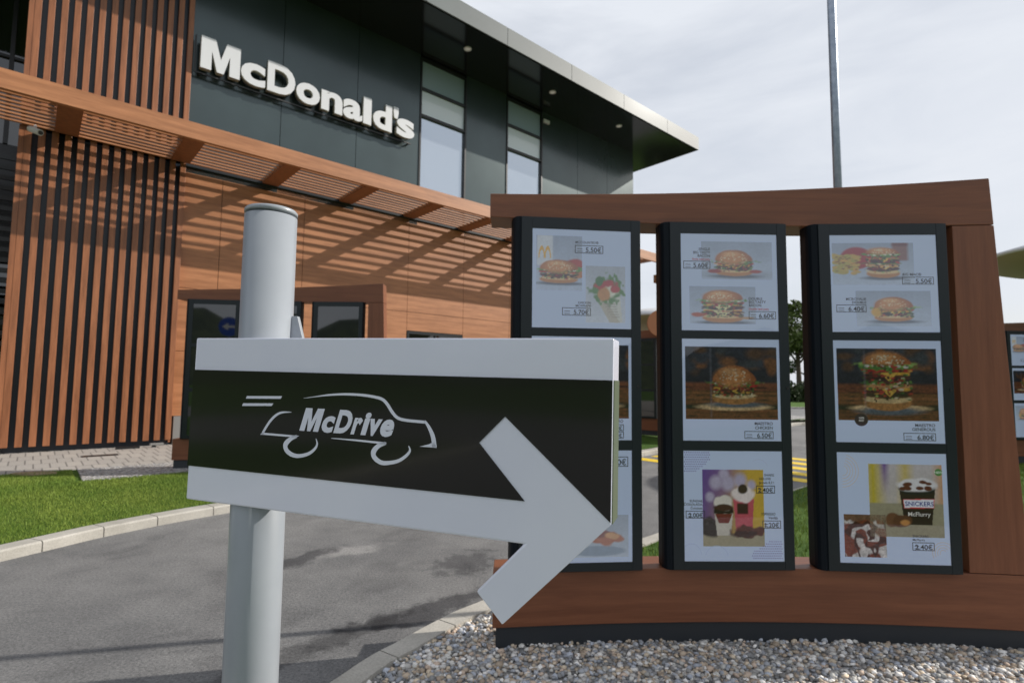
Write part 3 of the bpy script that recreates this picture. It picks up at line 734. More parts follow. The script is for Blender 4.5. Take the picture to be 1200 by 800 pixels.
def menu_stand(loc, rz, label, dark=False, group='menu stands along the drive lane'):
    k = empty('menu_stand', loc, rz, label, 'menu stand', group)
    bm = BM(); arc_block(bm, -1.31, 1.30, .012, .17, 0, .1); obj('plinth', bm, M_plinth, k, bevel=.003)
    bm = BM(); arc_block(bm, -1.325, 1.32, 0, .185, .1, .345); obj('lower_beam', bm, M_kioskh, k, bevel=.003)
    bm = BM(); arc_block(bm, -1.36, 1.150, 0, .185, 1.985, 2.098, 1.985, 2.215, lean1=.0425); obj('upper_beam', bm, M_kioskh, k, bevel=.003)
    # end post: wide at the foot, narrower at the top, outer edge slanting
    bm = BM(); rows = []
    for z, a, b in ((.348, .885, 1.30), (1.982, .885, 1.075)):
        pass
    def post(z0, z1, ui0, ui1, uo0, uo1, d0, d1):
        n = 8; A = []
        for i in range(n+1):
            t = i/n; row = []
            for (z, ui, uo) in ((z0, ui0, uo0), (z1, ui1, uo1)):
                u = ui+(uo-ui)*t; row.append((u, z))
            A.append([[bm.verts.new((u, arc_y(u)+d, z)) for d in (d0, d1)] for u, z in row])
        for a, b in zip(A[:-1], A[1:]):
            bm.faces.new((a[0][0], b[0][0], b[1][0], a[1][0])); bm.faces.new((a[0][1], a[1][1], b[1][1], b[0][1]))
            bm.faces.new((a[0][0], a[0][1], b[0][1], b[0][0])); bm.faces.new((a[1][0], b[1][0], b[1][1], a[1][1]))
        for a in (A[0], A[-1]): bm.faces.new((a[0][0], a[1][0], a[1][1], a[0][1]))
    post(.348, 1.982, .880, .880, 1.136, 1.0655, .0006, .183)
    obj('end_post', bm, M_kioskv, k, bevel=.002)
    for c, (uc, w) in enumerate(((-.927, .592), (-.212, .585), (.524, .612))):
        menu_box(k, uc, w, [POST[c, r] for r in range(3)], dark)
    return k
near = menu_stand((U0, KIOSK_Y, .0), 0, 'large curved red-brown menu stand on gravel behind the arrow sign, three tall menu cases')
far = menu_stand((-2.62, 6.56, .165), R(1.5), 'small distant menu stand with dark blank screens in front of the orange wooden wall', dark=True)
menu_stand((8.72, 8.3, .085), R(-3), 'menu stand with food posters at the right edge, behind the big end post')
menu_stand((2.9, 11.2, .165), R(-38), 'farthest menu stand, glimpsed through the gap between the left and middle menu cases', dark=True)

# ------------------------------------------------------------------ arrow sign on its pole
pole_x, pole_y = -.4655, 1.03
s = empty('arrow_sign', (pole_x, pole_y, 0), 0, 'white and black arrow sign with car outline on a thick pale grey pole', 'direction sign')
rp = .0468
bm = BM(); lathe(bm, [(0,0),(rp,0),(rp,1.512),(0,1.512)], 64); po = obj('pole', bm, M_pole, s)
for f in po.data.polygons: f.use_smooth = abs(f.normal.z) < .5
bm = BM(); lathe(bm, [(0,1.5),(rp+.0005,1.5165),(rp+.0005,1.5225),(rp-.002,1.5255),(0,1.526)], 64); cp = obj('cap', bm, M_pole, s)
for f in cp.data.polygons: f.use_smooth = abs(f.normal.z) < .5
bm = BM(); lathe(bm, [(0,-.02),(.11,-.02),(.11,.012),(rp,.014),(rp,.03),(0,.03)], 32); obj('base_plate', bm, M_galv, s)
e = Vector((.942,-.336,-.018)).normalized(); nrm = Vector((-.336,-.942,-.002)); nrm = (nrm-e*nrm.dot(e)).normalized(); vv = e.cross(-nrm) if e.cross(-nrm).z > 0 else e.cross(nrm)
o0 = Vector((-.591,1.016,1.13)) - Vector((pole_x,pole_y,0))
MS = Matrix(((e.x, vv.x, nrm.x, o0.x),(e.y, vv.y, nrm.y, o0.y),(e.z, vv.z, nrm.z, o0.z),(0,0,0,1)))   # local: x along sign, y up, z toward viewer
def sign_poly(name, pts, z0, z1, m, parent, bevel=0):
    bm = BM(); a = [bm.verts.new((x, y, z0)) for x, y in pts]; b = [bm.verts.new((x, y, z1)) for x, y in pts]; n = len(pts)
    bm.faces.new(a); bm.faces.new(b)
    for i in range(n): bm.faces.new((a[i], a[(i+1) % n], b[(i+1) % n], b[i]))
    bmesh.ops.recalc_face_normals(bm, faces=bm.faces)
    bmesh.ops.triangulate(bm, faces=[f for f in bm.faces if len(f.verts) > 4])
    return obj(name, bm, m, parent, bevel=bevel)
M_signside = mat('sign_edge', (.11,.135,.085), .35)
out = [(0,.1475),(0,-.1475),(.6506,-.1475),(.5799,-.2232),(.6215,-.2638),(.7750,-.106),(.7750,.1475)]
body = sign_poly('sign_body', out, -.05, -.0001, [M_signwhite], s, bevel=.003); body.matrix_local = MS
# side below the white top band is the pale green vinyl edge
blk = sign_poly('black_band', [(.0003,.0885),(.0003,-.0865),(.6510,-.0865),(.5777,-.0085),(.6178,.0322),(.7742,-.1035),(.7742,.0890)], .0, .0012, M_signblack, body)
edge = sign_poly('edge_strip', [(.7751,.0890),(.7751,-.1050),(.7763,-.1062),(.7763,.0890)], -.047, -.003, M_signside, body)
def stroke(pts, w):
    """outline of a variable-width stroke"""
    P = smooth_line(pts, 6); n = len(P); L = []; Rr = []
    for i, p in enumerate(P):
        a = P[max(0,i-1)]; b = P[min(n-1,i+1)]; t = (b-a).normalized(); nn = Vector((-t.y, t.x))
        q = i/(n-1)*(len(w)-1); j = min(int(q), len(w)-2); ww = w[j]+(w[j+1]-w[j])*(q-j)
        L.append(p+nn*ww/2); Rr.append(p-nn*ww/2)
    return L, Rr
bm = BM(); Z = .0016
def add_stroke(pts, w):
    L, Rr = stroke(pts, w); A = [bm.verts.new((p.x, p.y, Z)) for p in L]; B = [bm.verts.new((p.x, p.y, Z)) for p in Rr]
    for i in range(len(A)-1): bm.faces.new((A[i], B[i], B[i+1], A[i+1]))
def add_poly(pts): bm.faces.new([bm.verts.new((x, y, Z)) for x, y in pts])
add_poly([(.131,.0446),(.2087,.0472),(.2058,.0425),(.129,.0400)]); add_poly([(.1232,.0316),(.1906,.0342),(.1873,.0295),(.1212,.0268)])
add_stroke([(.254,.0452),(.278,.0487),(.3037,.0524),(.3374,.0549),(.3704,.0547),(.396,.0522),(.4095,.0487),(.4187,.0410),(.4275,.0300),(.4375,.0216),(.4530,.0184),(.4868,.0172)], [.0004,.0015,.003,.0038,.0042,.0046,.0050,.0054,.0054,.0050,.0046,.0044])
add_stroke([(.4862,.0190),(.4940,.0092),(.5010,-.0038),(.5045,-.0200)], [.003,.0056,.0072,.0078])
add_poly([(.4786,-.0206),(.4950,-.0160),(.5030,-.0120),(.5081,-.0206)])
add_stroke([(.2301,.0208),(.2105,.0194),(.1972,.0138),(.1852,.0028),(.1752,-.0110),(.1700,-.0200)], [.0008,.0035,.0044,.0046,.0046,.0044])
add_poly([(.1655,-.0207),(.1700,-.0172),(.2492,-.0179),(.2420,-.0211)])
add_stroke([(.2440,-.0190),(.2320,-.0240),(.2215,-.0340),(.2245,-.0440),(.2370,-.0505),(.2520,-.0512),(.2700,-.0463),(.2820,-.0378),(.2866,-.0290),(.2836,-.0205)], [.0045,.0072,.0095,.0082,.0074,.0062,.0054,.0046,.0036,.0010])
add_stroke([(.3142,-.0180),(.3662,-.0184),(.4190,-.0198)], [.0008,.0030,.0036])
add_stroke([(.4180,-.0195),(.4050,-.0245),(.3965,-.0340),(.3985,-.0430),(.4110,-.0500),(.4260,-.0494),(.4430,-.0448),(.4560,-.0360),(.4620,-.0280),(.4595,-.0208)], [.0045,.0072,.0092,.0082,.0072,.0060,.0052,.0048,.0038,.0010])
def glyph(ch, x0, x1, h0, h1, offset, extrude=0, size=1.0):
    """one heavy letter fitted into the given width; M is drawn as one outline"""
    if ch == 'M':
        P = [(0,0),(.27,0),(.27,.60),(.415,0),(.585,0),(.73,.60),(.73,0),(1,0),(1,1),(.645,1),(.50,.42),(.355,1),(0,1)]
        b = bmesh.new(); f = b.faces.new([b.verts.new((x, y, -extrude)) for x, y in P])
        if extrude:
            r = bmesh.ops.extrude_face_region(b, geom=[f]); bmesh.ops.translate(b, verts=[v for v in r['geom'] if isinstance(v, bmesh.types.BMVert)], vec=(0,0,2*extrude))
        bmesh.ops.recalc_face_normals(b, faces=b.faces)
        bmesh.ops.triangulate(b, faces=[f for f in b.faces if len(f.verts) > 4])
        me = bpy.data.meshes.new('letter'); b.to_mesh(me); b.free(); kx, ky, mx0 = x1-x0, h1-h0, 0
        yb = 0
    else:
        me = text_mesh(ch, 1, offset=offset, extrude=extrude); xs = [v.co.x for v in me.vertices]; mx0 = min(xs); kx = (x1-x0)/(max(xs)-mx0)
        yb = REF[offset][0]; ky = (h1-h0)/REF[offset][1]
    for v in me.vertices: v.co = (x0+(v.co.x-mx0)*kx, h0+(v.co.y-yb)*ky, v.co.z)
    return me
REF = {}
for of in (.038,.044):
    t_ = text_mesh('D', 1, offset=of); ys_ = [v.co.y for v in t_.vertices]; REF[of] = (min(ys_), max(ys_)-min(ys_)); bpy.data.meshes.remove(t_)
BW, SH = .1790, .30
for ch, a, b in (('M',0,.215),('c',.235,.365),('D',.385,.550),('r',.572,.662),('i',.676,.735),('v',.735,.862),('e',.865,1.0)):
    g = glyph(ch, a*BW, b*BW, 0, .0385, .044)
    i0 = [bm.verts.new((.2486+v.co.x+v.co.y*SH, -.0092+v.co.y, Z)) for v in g.vertices]
    for f in g.polygons: bm.faces.new([i0[q] for q in f.vertices])
    bpy.data.meshes.remove(g)
lo = obj('car_logo', bm, M_signwhite, body)
for f in lo.data.polygons:
    pass
# bracket behind the sign, to the right of the pole
bm = BM(); prism(bm, [(.046,1.18),(.074,1.18),(.074,1.262),(.058,1.322),(.046,1.322)], .0, .012); obj('bracket', bm, M_pole, s, bevel=.001)
bm = BM(); box(bm, -.02, .20, .002, .006, 1.06, 1.20)
o = obj('clamp', bm, M_galv, s); o.rotation_euler = (0,0,-.34)

# ------------------------------------------------------------------ flagpole
fp = empty('flagpole', (2.045, 3.36, .03), 0, 'thin shiny galvanised pole rising behind the near menu stand', 'pole')
bm = BM(); lathe(bm, [(0,0),(.026,0),(.0225,7.0),(0,7.0)], 24); o = obj('shaft', bm, M_galv, fp, smooth=True)
bm = BM(); lathe(bm, [(0,0),(.09,0),(.09,.015),(.03,.02),(.03,.1),(0,.1)], 24); obj('base_plate', bm, M_galv, fp)
bm = BM(); bmesh.ops.create_uvsphere(bm, u_segments=16, v_segments=10, radius=.045, matrix=Matrix.Translation((0,0,7.03))); obj('finial', bm, M_galv, fp, smooth=True)

# ------------------------------------------------------------------ restaurant building (local x along facade, y into the building)
bd = empty('restaurant_building', tuple(B0), PSI, 'two-storey restaurant with orange wood slats below and dark grey cladding above', 'building')
XR = 13.95; SZ = 8.33
# walls: dark upper storey, with window openings
W1, W2 = (6.17, 7.36), (8.70, 9.88)
lst = [(1.70,3.18,.08,.3,4.45,SZ),(3.19,4.66,.08,.3,4.45,SZ),(4.67,6.13,.08,.3,4.45,SZ),(7.40,8.66,.08,.3,4.45,SZ),(9.92,11.33,.08,.3,4.45,SZ),(11.34,12.65,.08,.3,4.45,SZ),(12.66,XR,.08,.3,4.45,SZ)]
boxes('upper_wall', lst, M_dark, bd)
boxes('upper_wall', [(1.72,XR-.02,.1,.28,4.4,5.25),(1.72,XR-.02,.12,.28,4.4,4.8)][:1], M_black, bd)
boxes('side_wall', [(XR-.22,XR-.001,.301,9,0,SZ-.01)], M_dark, bd)
boxes('back_wall', [(-6,XR-.23,8.7,9,0,SZ-.01)], M_dark, bd)
# wood wall below, in panels
seams = [1.70,2.28,3.69,5.94,7.41,8.82,10.2,11.6,12.9,XR]; lst = []
zb = [(.455,1.49),(1.498,2.52),(2.528,3.62),(3.628,4.44)]
for a, b in zip(seams[:-1], seams[1:]):
    for q, (z0, z1) in enumerate(zb):
        if abs(a-5.94) < .01 and q < 2: 
            if q == 1: lst.append((a+.004, b-.004, .08, .12, 2.13, z1))
            if q == 0: lst.append((a+.004, b-.004, .08, .12, z0, .95))
            continue
        z1_ = z1 if q else z1
        lst.append((a+.004, b-.004, .08, .12, z0, z1_))
# upper two rows read as one tall panel, as on the facade
lst = [(l[0], l[1], l[2], l[3], l[4], (4.53 if l[4] == 2.528 else l[5])) for l in lst if l[4] != 3.628]
boxes('wood_wall', lst, M_cladh, bd)
boxes('wall_core', [(1.70,5.94,.125,.3,0,4.4),(7.41,XR-.22,.125,.3,0,4.4),(5.941,7.409,.125,.3,2.14,4.4),(5.941,7.409,.125,.3,0,.94)], M_black, bd)
boxes('stone_plinth', [(1.74,5.93,.05,.12,0,.45),(5.932,XR,.05,.12,0,.45)], M_concrete, bd)
# drive-through service window
w = boxes('service_window', [(5.95,6.0,.07,.13,.96,2.12),(7.35,7.40,.07,.13,.96,2.12),(6.001,7.349,.07,.13,2.06,2.12),(6.001,7.349,.07,.13,.96,1.0),(6.65,6.69,.07,.13,1.001,2.059)], M_black, bd)
boxes('pane', [(6.0,6.65,.1,.11,1.0,2.06),(6.69,7.35,.1,.11,1.0,2.06)], M_darkglass, w)
# tall upper windows
for (a, b) in (W1, W2):
    fr = boxes('window', [(a-.04,a,.06,.3,5.0,8.26),(b,b+.04,.06,.3,5.0,8.26),(a+.001,b-.001,.09,.28,8.22,8.3),(a+.001,b-.001,.07,.2,7.54,7.6),(a+.001,b-.001,.07,.2,6.92,6.98)], M_black, bd)
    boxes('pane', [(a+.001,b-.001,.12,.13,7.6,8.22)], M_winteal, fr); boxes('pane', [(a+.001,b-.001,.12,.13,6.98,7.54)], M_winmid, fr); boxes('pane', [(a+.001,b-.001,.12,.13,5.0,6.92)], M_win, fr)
# slatted screens (bands of upright slats in front of dark boards)
pitch = (1.69+.27)/13.45
for (z0, z1) in ((.09, 4.56), (4.78, SZ-.005)):
    boxes('slat_screen', [(-.27+i*pitch, -.27+i*pitch+.077, -.02, .035, z0, z1) for i in range(14)], M_cladv, bd, bevel=.003)
    boxes('screen_backing', [(-.25, 1.69, .075, .11, z0+.002 if z0 > 1 else 0, z1-.003)], M_backing, bd)
boxes('corner_board', [(-.33,-.272,-.02,2.4,.05,4.56),(-.33,-.272,-.02,2.4,4.78,SZ-.005)], M_cladv, bd)
boxes('corner_board', [(1.672,1.697,-.01,.075,.05,4.56),(1.672,1.697,-.01,.075,4.78,SZ-.005)], M_cladv, bd)
# recessed glazed wall left of the screens
boxes('recessed_wall', [(-6,-.34,2.4,2.6,3.0,5.0)], M_black, bd); boxes('recessed_wall', [(-6,-.34,2.41,2.6,0,.3)], M_black, bd)
lst = [(-6+i*.9,-5.94+i*.9,2.36,2.46,.3,3.0) for i in range(7)]+[(-6+i*.9,-5.94+i*.9,2.36,2.46,5.0,SZ-.02) for i in range(7)]+[(-6,-.34,2.37,2.45,1.7,1.75),(-6,-.34,2.37,2.45,6.5,6.55)]
for lo_, hi_ in ((.3,3.0),(5.0,SZ-.02)):
    fr = boxes('window', [l for l in lst if lo_-.01 <= l[4] <= hi_], M_black, bd); boxes('pane', [(-6,-.35,2.42,2.44,lo_,hi_)], M_darkglass, fr)
boxes('side_wall', [(-6.2,-6.001,2.4,9,0,SZ-.01)], M_dark, bd)
# roof with deep glossy soffit
rf = boxes('roof', [(-7,15.18,-1.44,9.8,SZ+.03,8.70)], M_fascia, bd)
boxes('soffit', [(-6.97,15.15,-1.41,9.77,SZ,SZ+.029)], M_soffit, rf)
boxes('lattice_screen', [(-6,-.345,1.25,1.29,.4+.16*i,.47+.16*i) for i in range(26)], M_black, bd)
fl = [(-7+i*2.05,-7+(i+1)*2.05-.012,-1.475,-1.442,SZ,8.735) for i in range(10)]+[(13.5,15.22,-1.475,-1.442,SZ,8.735)]
boxes('fascia', fl, M_fascia, rf)
boxes('fascia', [(15.182,15.22,-1.44,9.8,SZ,8.735)], M_fascia, rf)
boxes('wall_light', [(9.95,10.16,.03,.078,8.03,8.12)], M_white, bd)

# pergola along the facade
pg = empty('pergola', tuple(B0 + FX*0.0 + Vector((0,0,0))), PSI, 'long orange wooden pergola with louvres running under the upper storey', 'pergola')
X0, X1 = -6.0, 14.0
boxes('front_beam', [(X0,X1,-1.30,-1.23,4.50,4.745)], M_cladh, pg, bevel=.003)
boxes('wall_beam', [(1.70,X1,.045,.079,4.545,4.62)], M_black, pg)
boxes('wall_beam', [(-.27,1.69,-.06,-.022,4.60,4.76)], M_black, pg)
cx = .18-1.43*5; crosses = []
while cx < X1: crosses.append(cx); cx += 1.43
for c in crosses:
    boxes('cross_beam', [(c-.135,c+.135,-1.229,.028 if c > 1.8 or c < -.4 else -.062,4.55,4.615)], M_cladv, pg)
lou_y = [-1.18+.137*i for i in range(9)]
for a, b in zip(crosses[:-1], crosses[1:]):
    boxes('louvre_panel', [(a+.137,b-.137,y,y+.044,4.56,4.582) for y in lou_y], M_cladh, pg)
boxes('post', [(X1-.12,X1-.01,-1.228,-1.10,.0,4.50)], M_cladv, pg)

# far annexe canopy beyond the building's corner
an = empty('timber_canopy', tuple(B0 + FX*17.6), PSI, 'slatted brown timber canopy beyond the building, seen in the left gap between menu cases', 'canopy')
boxes('frame', [(-2.6,3,-1.32,-1.25,4.32,4.58),(-2.6,3,.0,.07,4.32,4.58),(-2.6,-2.45,-1.249,-.001,4.32,4.58),(-.8,-.6,-1.249,-.001,4.34,4.56),(.9,1.1,-1.249,-.001,4.34,4.56)], M_cladh, an)
boxes('louvre_panel', [(-2.44,2.9,-1.2+.137*i,-1.13+.137*i,4.42,4.45) for i in range(9)], M_cladh, an)
boxes('post', [(2.7,2.85,-1.24,-1.12,.0,4.32)], M_cladv, an); boxes('post', [(2.7,2.85,-.13,-.01,.0,4.32)], M_cladv, an)

# letter sign on the dark wall
LETTERS = (("M",1.805,2.41),("c",2.425,2.83),("D",2.865,3.355),("o",3.375,3.82),("n",3.85,4.27),("a",4.285,4.69),("l",4.71,4.885),("d",4.925,5.35),("\x27",5.385,5.50),("s",5.465,5.89))
ls = empty('letter_sign', tuple(B0 + FX*3.8 + Vector((0,0,6.16))), PSI, 'large white raised letters on a dark rail across the upper wall', 'wall sign')
for ch, a, b in LETTERS:
    one = glyph(ch, a-3.8, b-3.8, 0, .555, .038, extrude=.05)
    for v in one.vertices: v.co = (v.co.x, -.07-v.co.z, v.co.y+.05)
    bmx = bmesh.new(); bmx.from_mesh(one); bmesh.ops.remove_doubles(bmx, verts=bmx.verts, dist=1e-5); bmesh.ops.recalc_face_normals(bmx, faces=bmx.faces)
    for f in bmx.faces: f.material_index = 0 if abs(f.normal.y) > .5 else 1
    bmx.to_mesh(one); bmx.free(); one.name = 'letter'
    lt = link_mesh('letter', one, [M_letter, M_lettside], ls)
boxes('mounting_rail', [(-2.07,2.06,-.035,-.012,-.022,.002),(-2.07,-2.05,-.035,-.012,.003,.62),(-2.0,-1.97,-.012,.078,-.02,0),(0,.03,-.012,.078,-.02,0),(2.0,2.03,-.012,.078,-.02,0)], M_rail, ls)

# soffit downlights
names = ['left above the first tall window', 'between the two tall windows and the corner', 'nearest the roof corner']
labs = ['round white downlight in the dark soffit above the left tall window', 'round white downlight in the dark soffit above the right tall window', 'round white downlight in the dark soffit nearest the roof tip']
for i, x in enumerate((6.77, 9.42, 12.10)):
    d = empty('downlight', tuple(B0 + FX*x + FY*-.80 + Vector((0,0,SZ))), PSI, labs[i], 'lamp', 'downlights under the roof overhang')
    bm = BM(); lathe(bm, [(.05,-.001),(.085,-.001),(.085,-.018),(.055,-.018),(.05,-.001)], 20); obj('trim_ring', bm, M_white, d)
    bm = BM(); lathe(bm, [(0,-.004),(.052,-.004),(.052,-.012),(0,-.014)], 20); obj('lens', bm, M_lamp, d)

# security camera below pergola
cc = empty('security_camera', tuple(B0 + FX*-.16 + FY*-.40 + Vector((0,0,4.36))), PSI, 'small white security camera hanging under the pergola at the far left', 'camera')
bm = BM(); tube(bm, (0,0,.03), (.0,.1,.12), .02, .02, 10); obj('arm', bm, M_white, cc)
bm = BM(); tube(bm, (-.05,.05,.05), (.06,-.12,-.03), .042, .042, 14); obj('housing', bm, M_white, cc, bevel=.004)
bm = BM(); tube(bm, (.061,-.1205,-.031), (.066,-.128,-.034), .03, .03, 12); obj('lens', bm, M_black, cc)
# small flood lamp on the paving at the foot of the slats
ft = empty('floor_lamp', tuple(B0 + FX*1.28 + FY*-.22 + Vector((0,0,.008))), PSI, 'small white lamp lying at the foot of the slatted screen', 'lamp')
boxes('housing', [(.12,.30,-.03,.03,.03,.06)], M_concrete, ft, bevel=.006); boxes('bracket', [(-.30,-.005,-.03,.03,.0,.03),(.15,.2,-.02,.02,0,.028)], M_black, ft)
# drain cover in paving
o = strip_world('drain_cover', .55, .95, -.98, -.80, .1755, M_black, .01)

# ------------------------------------------------------------------ round canopies, round sign
def canopy(loc, label, r=1.3, und=2.62, tilt=0):
    c = empty('drive_canopy', loc, 0, label, 'canopy', 'round canopies over the menu stands')
    bm = BM(); lathe(bm, [(0,.45),(.35*r,.40),(.75*r,.30),(r,.20),(r*1.01,.16),(r*.985,.15)], 56, (0,0,und)); obj('roof_shell', bm, M_canopy_top, c, smooth=True)
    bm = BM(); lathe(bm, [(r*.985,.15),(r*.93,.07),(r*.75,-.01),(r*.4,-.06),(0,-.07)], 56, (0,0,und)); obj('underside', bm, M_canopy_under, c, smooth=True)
    bm = BM(); lathe(bm, [(0,0),(.09,0),(.075,und-.05),(0,und-.05)], 24); obj('post', bm, M_black, c, smooth=False)
    return c
c1 = canopy((8.35, 7.7, .08), 'round olive-bottomed canopy cut by the right edge, above the stand at the right edge', und=2.88)
c2 = canopy((3.35, 12.6, .165), 'round white canopy seen in the gap left of the middle menu case', r=1.25, und=2.35)
rs = empty('round_sign', (2.96, 10.85, .165), 0, 'round orange-brown disc on a dark post in the gap left of the middle menu case', 'sign')
bm = BM(); bmesh.ops.create_cone(bm, cap_ends=True, segments=40, radius1=.27, radius2=.27, depth=.05, matrix=Matrix.Translation((0,-.03,2.25)) @ Matrix.Rotation(R(90), 4, 'X')); obj('disc', bm, M_disc, rs, bevel=.006)
bm = BM(); tube(bm, (0,.03,0), (0,.03,2.3), .035, .035, 14); obj('post', bm, M_black, rs)

# low bushes in front of the far trees
def bush(loc, r, label, seed):
    rg = np.random.default_rng(seed); n = 3800; t = empty('bush', loc, 0, label, 'bush', 'bushes under the far trees')
    bm = BM()
    for i in range(6): a = i*1.05; tube(bm, (0,0,0), (math.cos(a)*r*.5, math.sin(a)*r*.4, r*.6), .04, .015, 6)
    obj('stem', bm, M_bark, t)
    d = rg.standard_normal((n,3)); d /= np.linalg.norm(d,axis=1)[:,None]; d[:,2] = np.abs(d[:,2]); rad = r*(.5+.5*rg.random(n)**.5)*(1+.18*np.sin(d[:,0]*9+seed)+.12*np.cos(d[:,1]*11))
    c0 = d*rad[:,None]*np.array((1.3,.8,.8))+np.array((0,0,.05)); s_ = .07*(.6+.8*rg.random(n)); u = rg.standard_normal((n,3)); u /= np.linalg.norm(u,axis=1)[:,None]; w_ = np.cross(u, rg.standard_normal((n,3))); w_ /= np.linalg.norm(w_,axis=1)[:,None]
    V = np.stack([c0-u*s_[:,None]*1.6, c0+w_*s_[:,None], c0+u*s_[:,None]*1.6, c0-w_*s_[:,None]],1)
    me = bpy.data.meshes.new('crown'); me.from_pydata(V.reshape(-1,3).tolist(), [], [tuple(range(4*i,4*i+4)) for i in range(n)])
    cc = np.array((.03,.045,.014))*(.6+1.2*rg.random((n,1))); ca = np.ones((n,4,4),np.float32); ca[...,:3] = cc[:,None]
    at = me.color_attributes.new('Col','FLOAT_COLOR','POINT'); at.data.foreach_set('color', ca.reshape(-1)); link_mesh('crown', me, M_leaf, t)
bush((23.3,44,-.05), 1.9, 'dark rounded bush below the tall loose tree, right gap of the menu stand', 31)
bush((26.4,45,-.05), 1.7, 'smaller dark bush at the right side of the right gap', 32)
bush((11.0,36,-.05), 1.7, 'dark bush low behind the dark post in the left gap', 33)
# blue sign on the verge behind the camera: mirrored by the dark screens
bs = empty('road_sign', (-8.15,-14.2,-.05), R(176), 'round blue sign with a white arrow, mirrored in a dark screen', 'sign')
bm = BM(); bmesh.ops.create_cone(bm, cap_ends=True, segments=40, radius1=.45, radius2=.45, depth=.02, matrix=Matrix.Translation((0,-.03,3.72)) @ Matrix.Rotation(R(90), 4, 'X')); obj('sign_face', bm, M_blue, bs)
bm = BM(); prism(bm, [(-.30,3.67),(.05,3.67),(.05,3.55),(.30,3.72),(.05,3.89),(.05,3.77),(-.30,3.77)], -.044, -.0415); obj('arrow', bm, M_white, bs)
bm = BM(); tube(bm, (0,0,0), (0,0,4.15), .04, .04, 12); obj('post', bm, M_galv, bs)

# ------------------------------------------------------------------ trees
def tree(loc, h, r, label, seed, leaves=5200, hue=0, group='trees beyond the far road'):
    rg = np.random.default_rng(seed); rd = random.Random(seed)
    t = empty('broadleaf_tree', loc, 0, label, 'tree', group)
    bm = BM(); top = Vector((rd.uniform(-.2,.2), rd.uniform(-.2,.2), h*.62)); tube(bm, (0,0,0), top, h*.03, h*.012, 9)
    cl = [(top.x, top.y, h*.72, r*.62)]
    for i in range(9):
        a = i*2.4+rd.uniform(-.3,.3); z0 = h*rd.uniform(.28,.55); ln = r*rd.uniform(.5,.9); e_ = Vector((math.cos(a)*ln, math.sin(a)*ln, z0+h*rd.uniform(.08,.28)))
        tube(bm, (top.x*z0/h, top.y*z0/h, z0), e_, h*.011, h*.004, 6); cl.append((e_.x, e_.y, e_.z, r*rd.uniform(.28,.45)))
    cl.append((0,0,h*.9,r*.34)); obj('trunk', bm, M_bark, t)
    C_ = np.array(cl); n = leaves; k = rg.integers(0, len(cl), n); d = rg.standard_normal((n,3)); d /= np.linalg.norm(d, axis=1)[:,None]
    rad = C_[k,3]*(.45+.62*rg.random(n)**.6); sub = np.sin(d[:,0]*7+k)*np.cos(d[:,2]*6+k*2); rad *= 1+.22*sub
    c0 = C_[k,:3]+d*rad[:,None]*np.array((1,1,.8)); s_ = h*.011*(.6+.8*rg.random(n))
    u = rg.standard_normal((n,3)); u /= np.linalg.norm(u,axis=1)[:,None]; w_ = np.cross(u, rg.standard_normal((n,3))); w_ /= np.linalg.norm(w_,axis=1)[:,None]
    V = np.stack([c0-u*s_[:,None]*1.6, c0+w_*s_[:,None]*.8, c0+u*s_[:,None]*1.6, c0-w_*s_[:,None]*.8],1)
    me = bpy.data.meshes.new('crown'); me.vertices.add(4*n); me.vertices.foreach_set('co', V.reshape(-1).astype(np.float32)); me.loops.add(4*n); me.loops.foreach_set('vertex_index', np.arange(4*n,dtype=np.int32))
    me.polygons.add(n); me.polygons.foreach_set('loop_start', np.arange(0,4*n,4,dtype=np.int32)); me.update(calc_edges=True)
    base = np.array(((.035,.062,.014),(.058,.082,.018),(.045,.055,.02),(.08,.085,.022))[hue]); cc = base*(.7+1.3*rg.random((n,1)))
    ca = np.ones((n,4,4),np.float32); ca[...,:3] = cc[:,None]; at = me.color_attributes.new('Col','FLOAT_COLOR','POINT'); at.data.foreach_set('color', ca.reshape(-1))
    link_mesh('crown', me, M_leaf, t); return t
tree((24.2,46,-.05), 8.6, 2.5, 'tall loose green tree seen between the middle and right menu cases', 3, 7000, 1)
tree((28.0,52,-.05), 7.2, 2.8, 'dark dense tree behind the tall loose one, right gap of the menu stand', 5, 6000, 0)
tree((21.2,50,-.05), 5.6, 2.4, 'low dark tree at the left side of the right gap', 8, 5000, 2)
tree((12.2,44,-.05), 6.2, 2.6, 'dark green tree behind the round canopy in the left gap', 12, 6000, 0)
tree((10.6,38,-.05), 4.6, 2.0, 'smaller bushy tree in front of the dark one, left gap', 14, 5000, 2)
tree((49,50,-.05), 6.5, 2.8, 'green tree low on the horizon beyond the right edge of the menu stand', 17, 5000, 1)
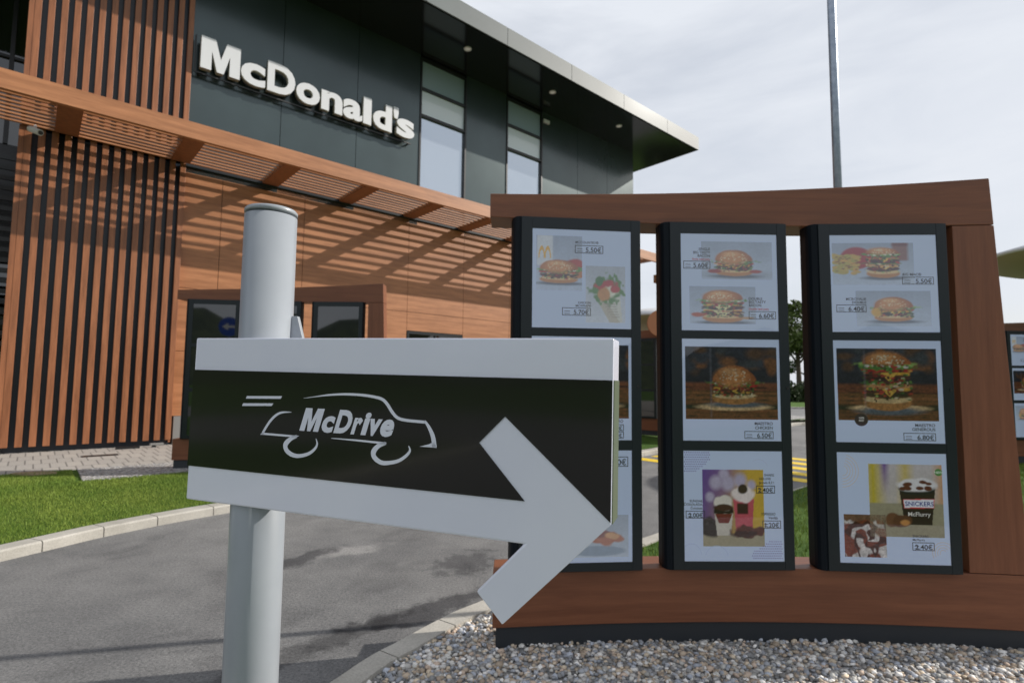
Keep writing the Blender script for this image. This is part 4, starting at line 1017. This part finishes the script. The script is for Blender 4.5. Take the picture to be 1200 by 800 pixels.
# ------------------------------------------------------------------ world, sun, camera
w = bpy.data.worlds.new('World'); sc.world = w; w.use_nodes = True; nt = w.node_tree; nt.nodes.clear()
SUN_AZ, SUN_EL = R(12.3), R(29.7)      # measured from +X towards +Y
out_ = nt.nodes.new('ShaderNodeOutputWorld'); bg = nt.nodes.new('ShaderNodeBackground'); sky = nt.nodes.new('ShaderNodeTexSky')
sky.sky_type = 'NISHITA'; sky.sun_disc = False; sky.sun_elevation = SUN_EL; sky.sun_rotation = math.pi/2-SUN_AZ; sky.air_density = 1.0; sky.dust_density = 2.0; sky.ozone_density = 1.2
tc = nt.nodes.new('ShaderNodeTexCoord'); mp = nt.nodes.new('ShaderNodeMapping'); mp.inputs['Scale'].default_value = (1.2,1.2,4.5); mp.inputs['Rotation'].default_value = (0,R(12),R(30))
nz = nt.nodes.new('ShaderNodeTexNoise'); nz.inputs['Scale'].default_value = 1.6; nz.inputs['Detail'].default_value = 7; nz.inputs['Roughness'].default_value = .55; nz.inputs['Distortion'].default_value = .4
rp_ = nt.nodes.new('ShaderNodeValToRGB'); rp_.color_ramp.elements[0].position = .38; rp_.color_ramp.elements[0].color = (.68,.68,.68,1); rp_.color_ramp.elements[1].position = .62; rp_.color_ramp.elements[1].color = (1,1,1,1)
mx = nt.nodes.new('ShaderNodeMix'); mx.data_type = 'RGBA'
nt.links.new(tc.outputs['Generated'], mp.inputs['Vector']); nt.links.new(mp.outputs[0], nz.inputs['Vector']); nt.links.new(nz.outputs['Fac'], rp_.inputs[0])
nt.links.new(rp_.outputs[0], mx.inputs[0]); nt.links.new(sky.outputs[0], mx.inputs[6]); mx.inputs[7].default_value = (8.4,8.8,9.5,1)
nt.links.new(mx.outputs[2], bg.inputs['Color']); bg.inputs['Strength'].default_value = .095; nt.links.new(bg.outputs[0], out_.inputs[0])

sd = bpy.data.lights.new('sun', 'SUN'); sd.energy = 5.0; sd.angle = R(.53); sd.color = (1,.94,.86)
so = bpy.data.objects.new('sun', sd); COL.objects.link(so)
dirv = Vector((math.cos(SUN_AZ)*math.cos(SUN_EL), math.sin(SUN_AZ)*math.cos(SUN_EL), math.sin(SUN_EL)))
so.rotation_euler = dirv.to_track_quat('Z', 'Y').to_euler(); so.location = (8, 2, 9)

cd = bpy.data.cameras.new('camera'); cam = bpy.data.objects.new('camera', cd); COL.objects.link(cam); sc.camera = cam
cd.sensor_width = 36; cd.lens = 19.2; cd.clip_start = .05; cd.clip_end = 1000
pitch_, roll_ = math.atan(640/8420), 90/8420
fwd = Vector((0, math.cos(pitch_), math.sin(pitch_))); r0 = Vector((1,0,0)); u0 = r0.cross(fwd)
rr = r0*math.cos(roll_)+u0*math.sin(roll_); uu = u0*math.cos(roll_)-r0*math.sin(roll_)
Mx = Matrix(((rr.x, uu.x, -fwd.x, 0),(rr.y, uu.y, -fwd.y, 0),(rr.z, uu.z, -fwd.z, 1.2),(0,0,0,1)))
cam.matrix_world = Mx
cd.dof.use_dof = True; cd.dof.focus_distance = .98; cd.dof.aperture_fstop = 7.0

sc.view_settings.view_transform = 'Standard'; sc.view_settings.look = 'None'; sc.view_settings.exposure = 0; sc.view_settings.gamma = 1
sc.render.engine = 'CYCLES'; sc.cycles.use_denoising = True; sc.cycles.max_bounces = 8; sc.cycles.caustics_reflective = False
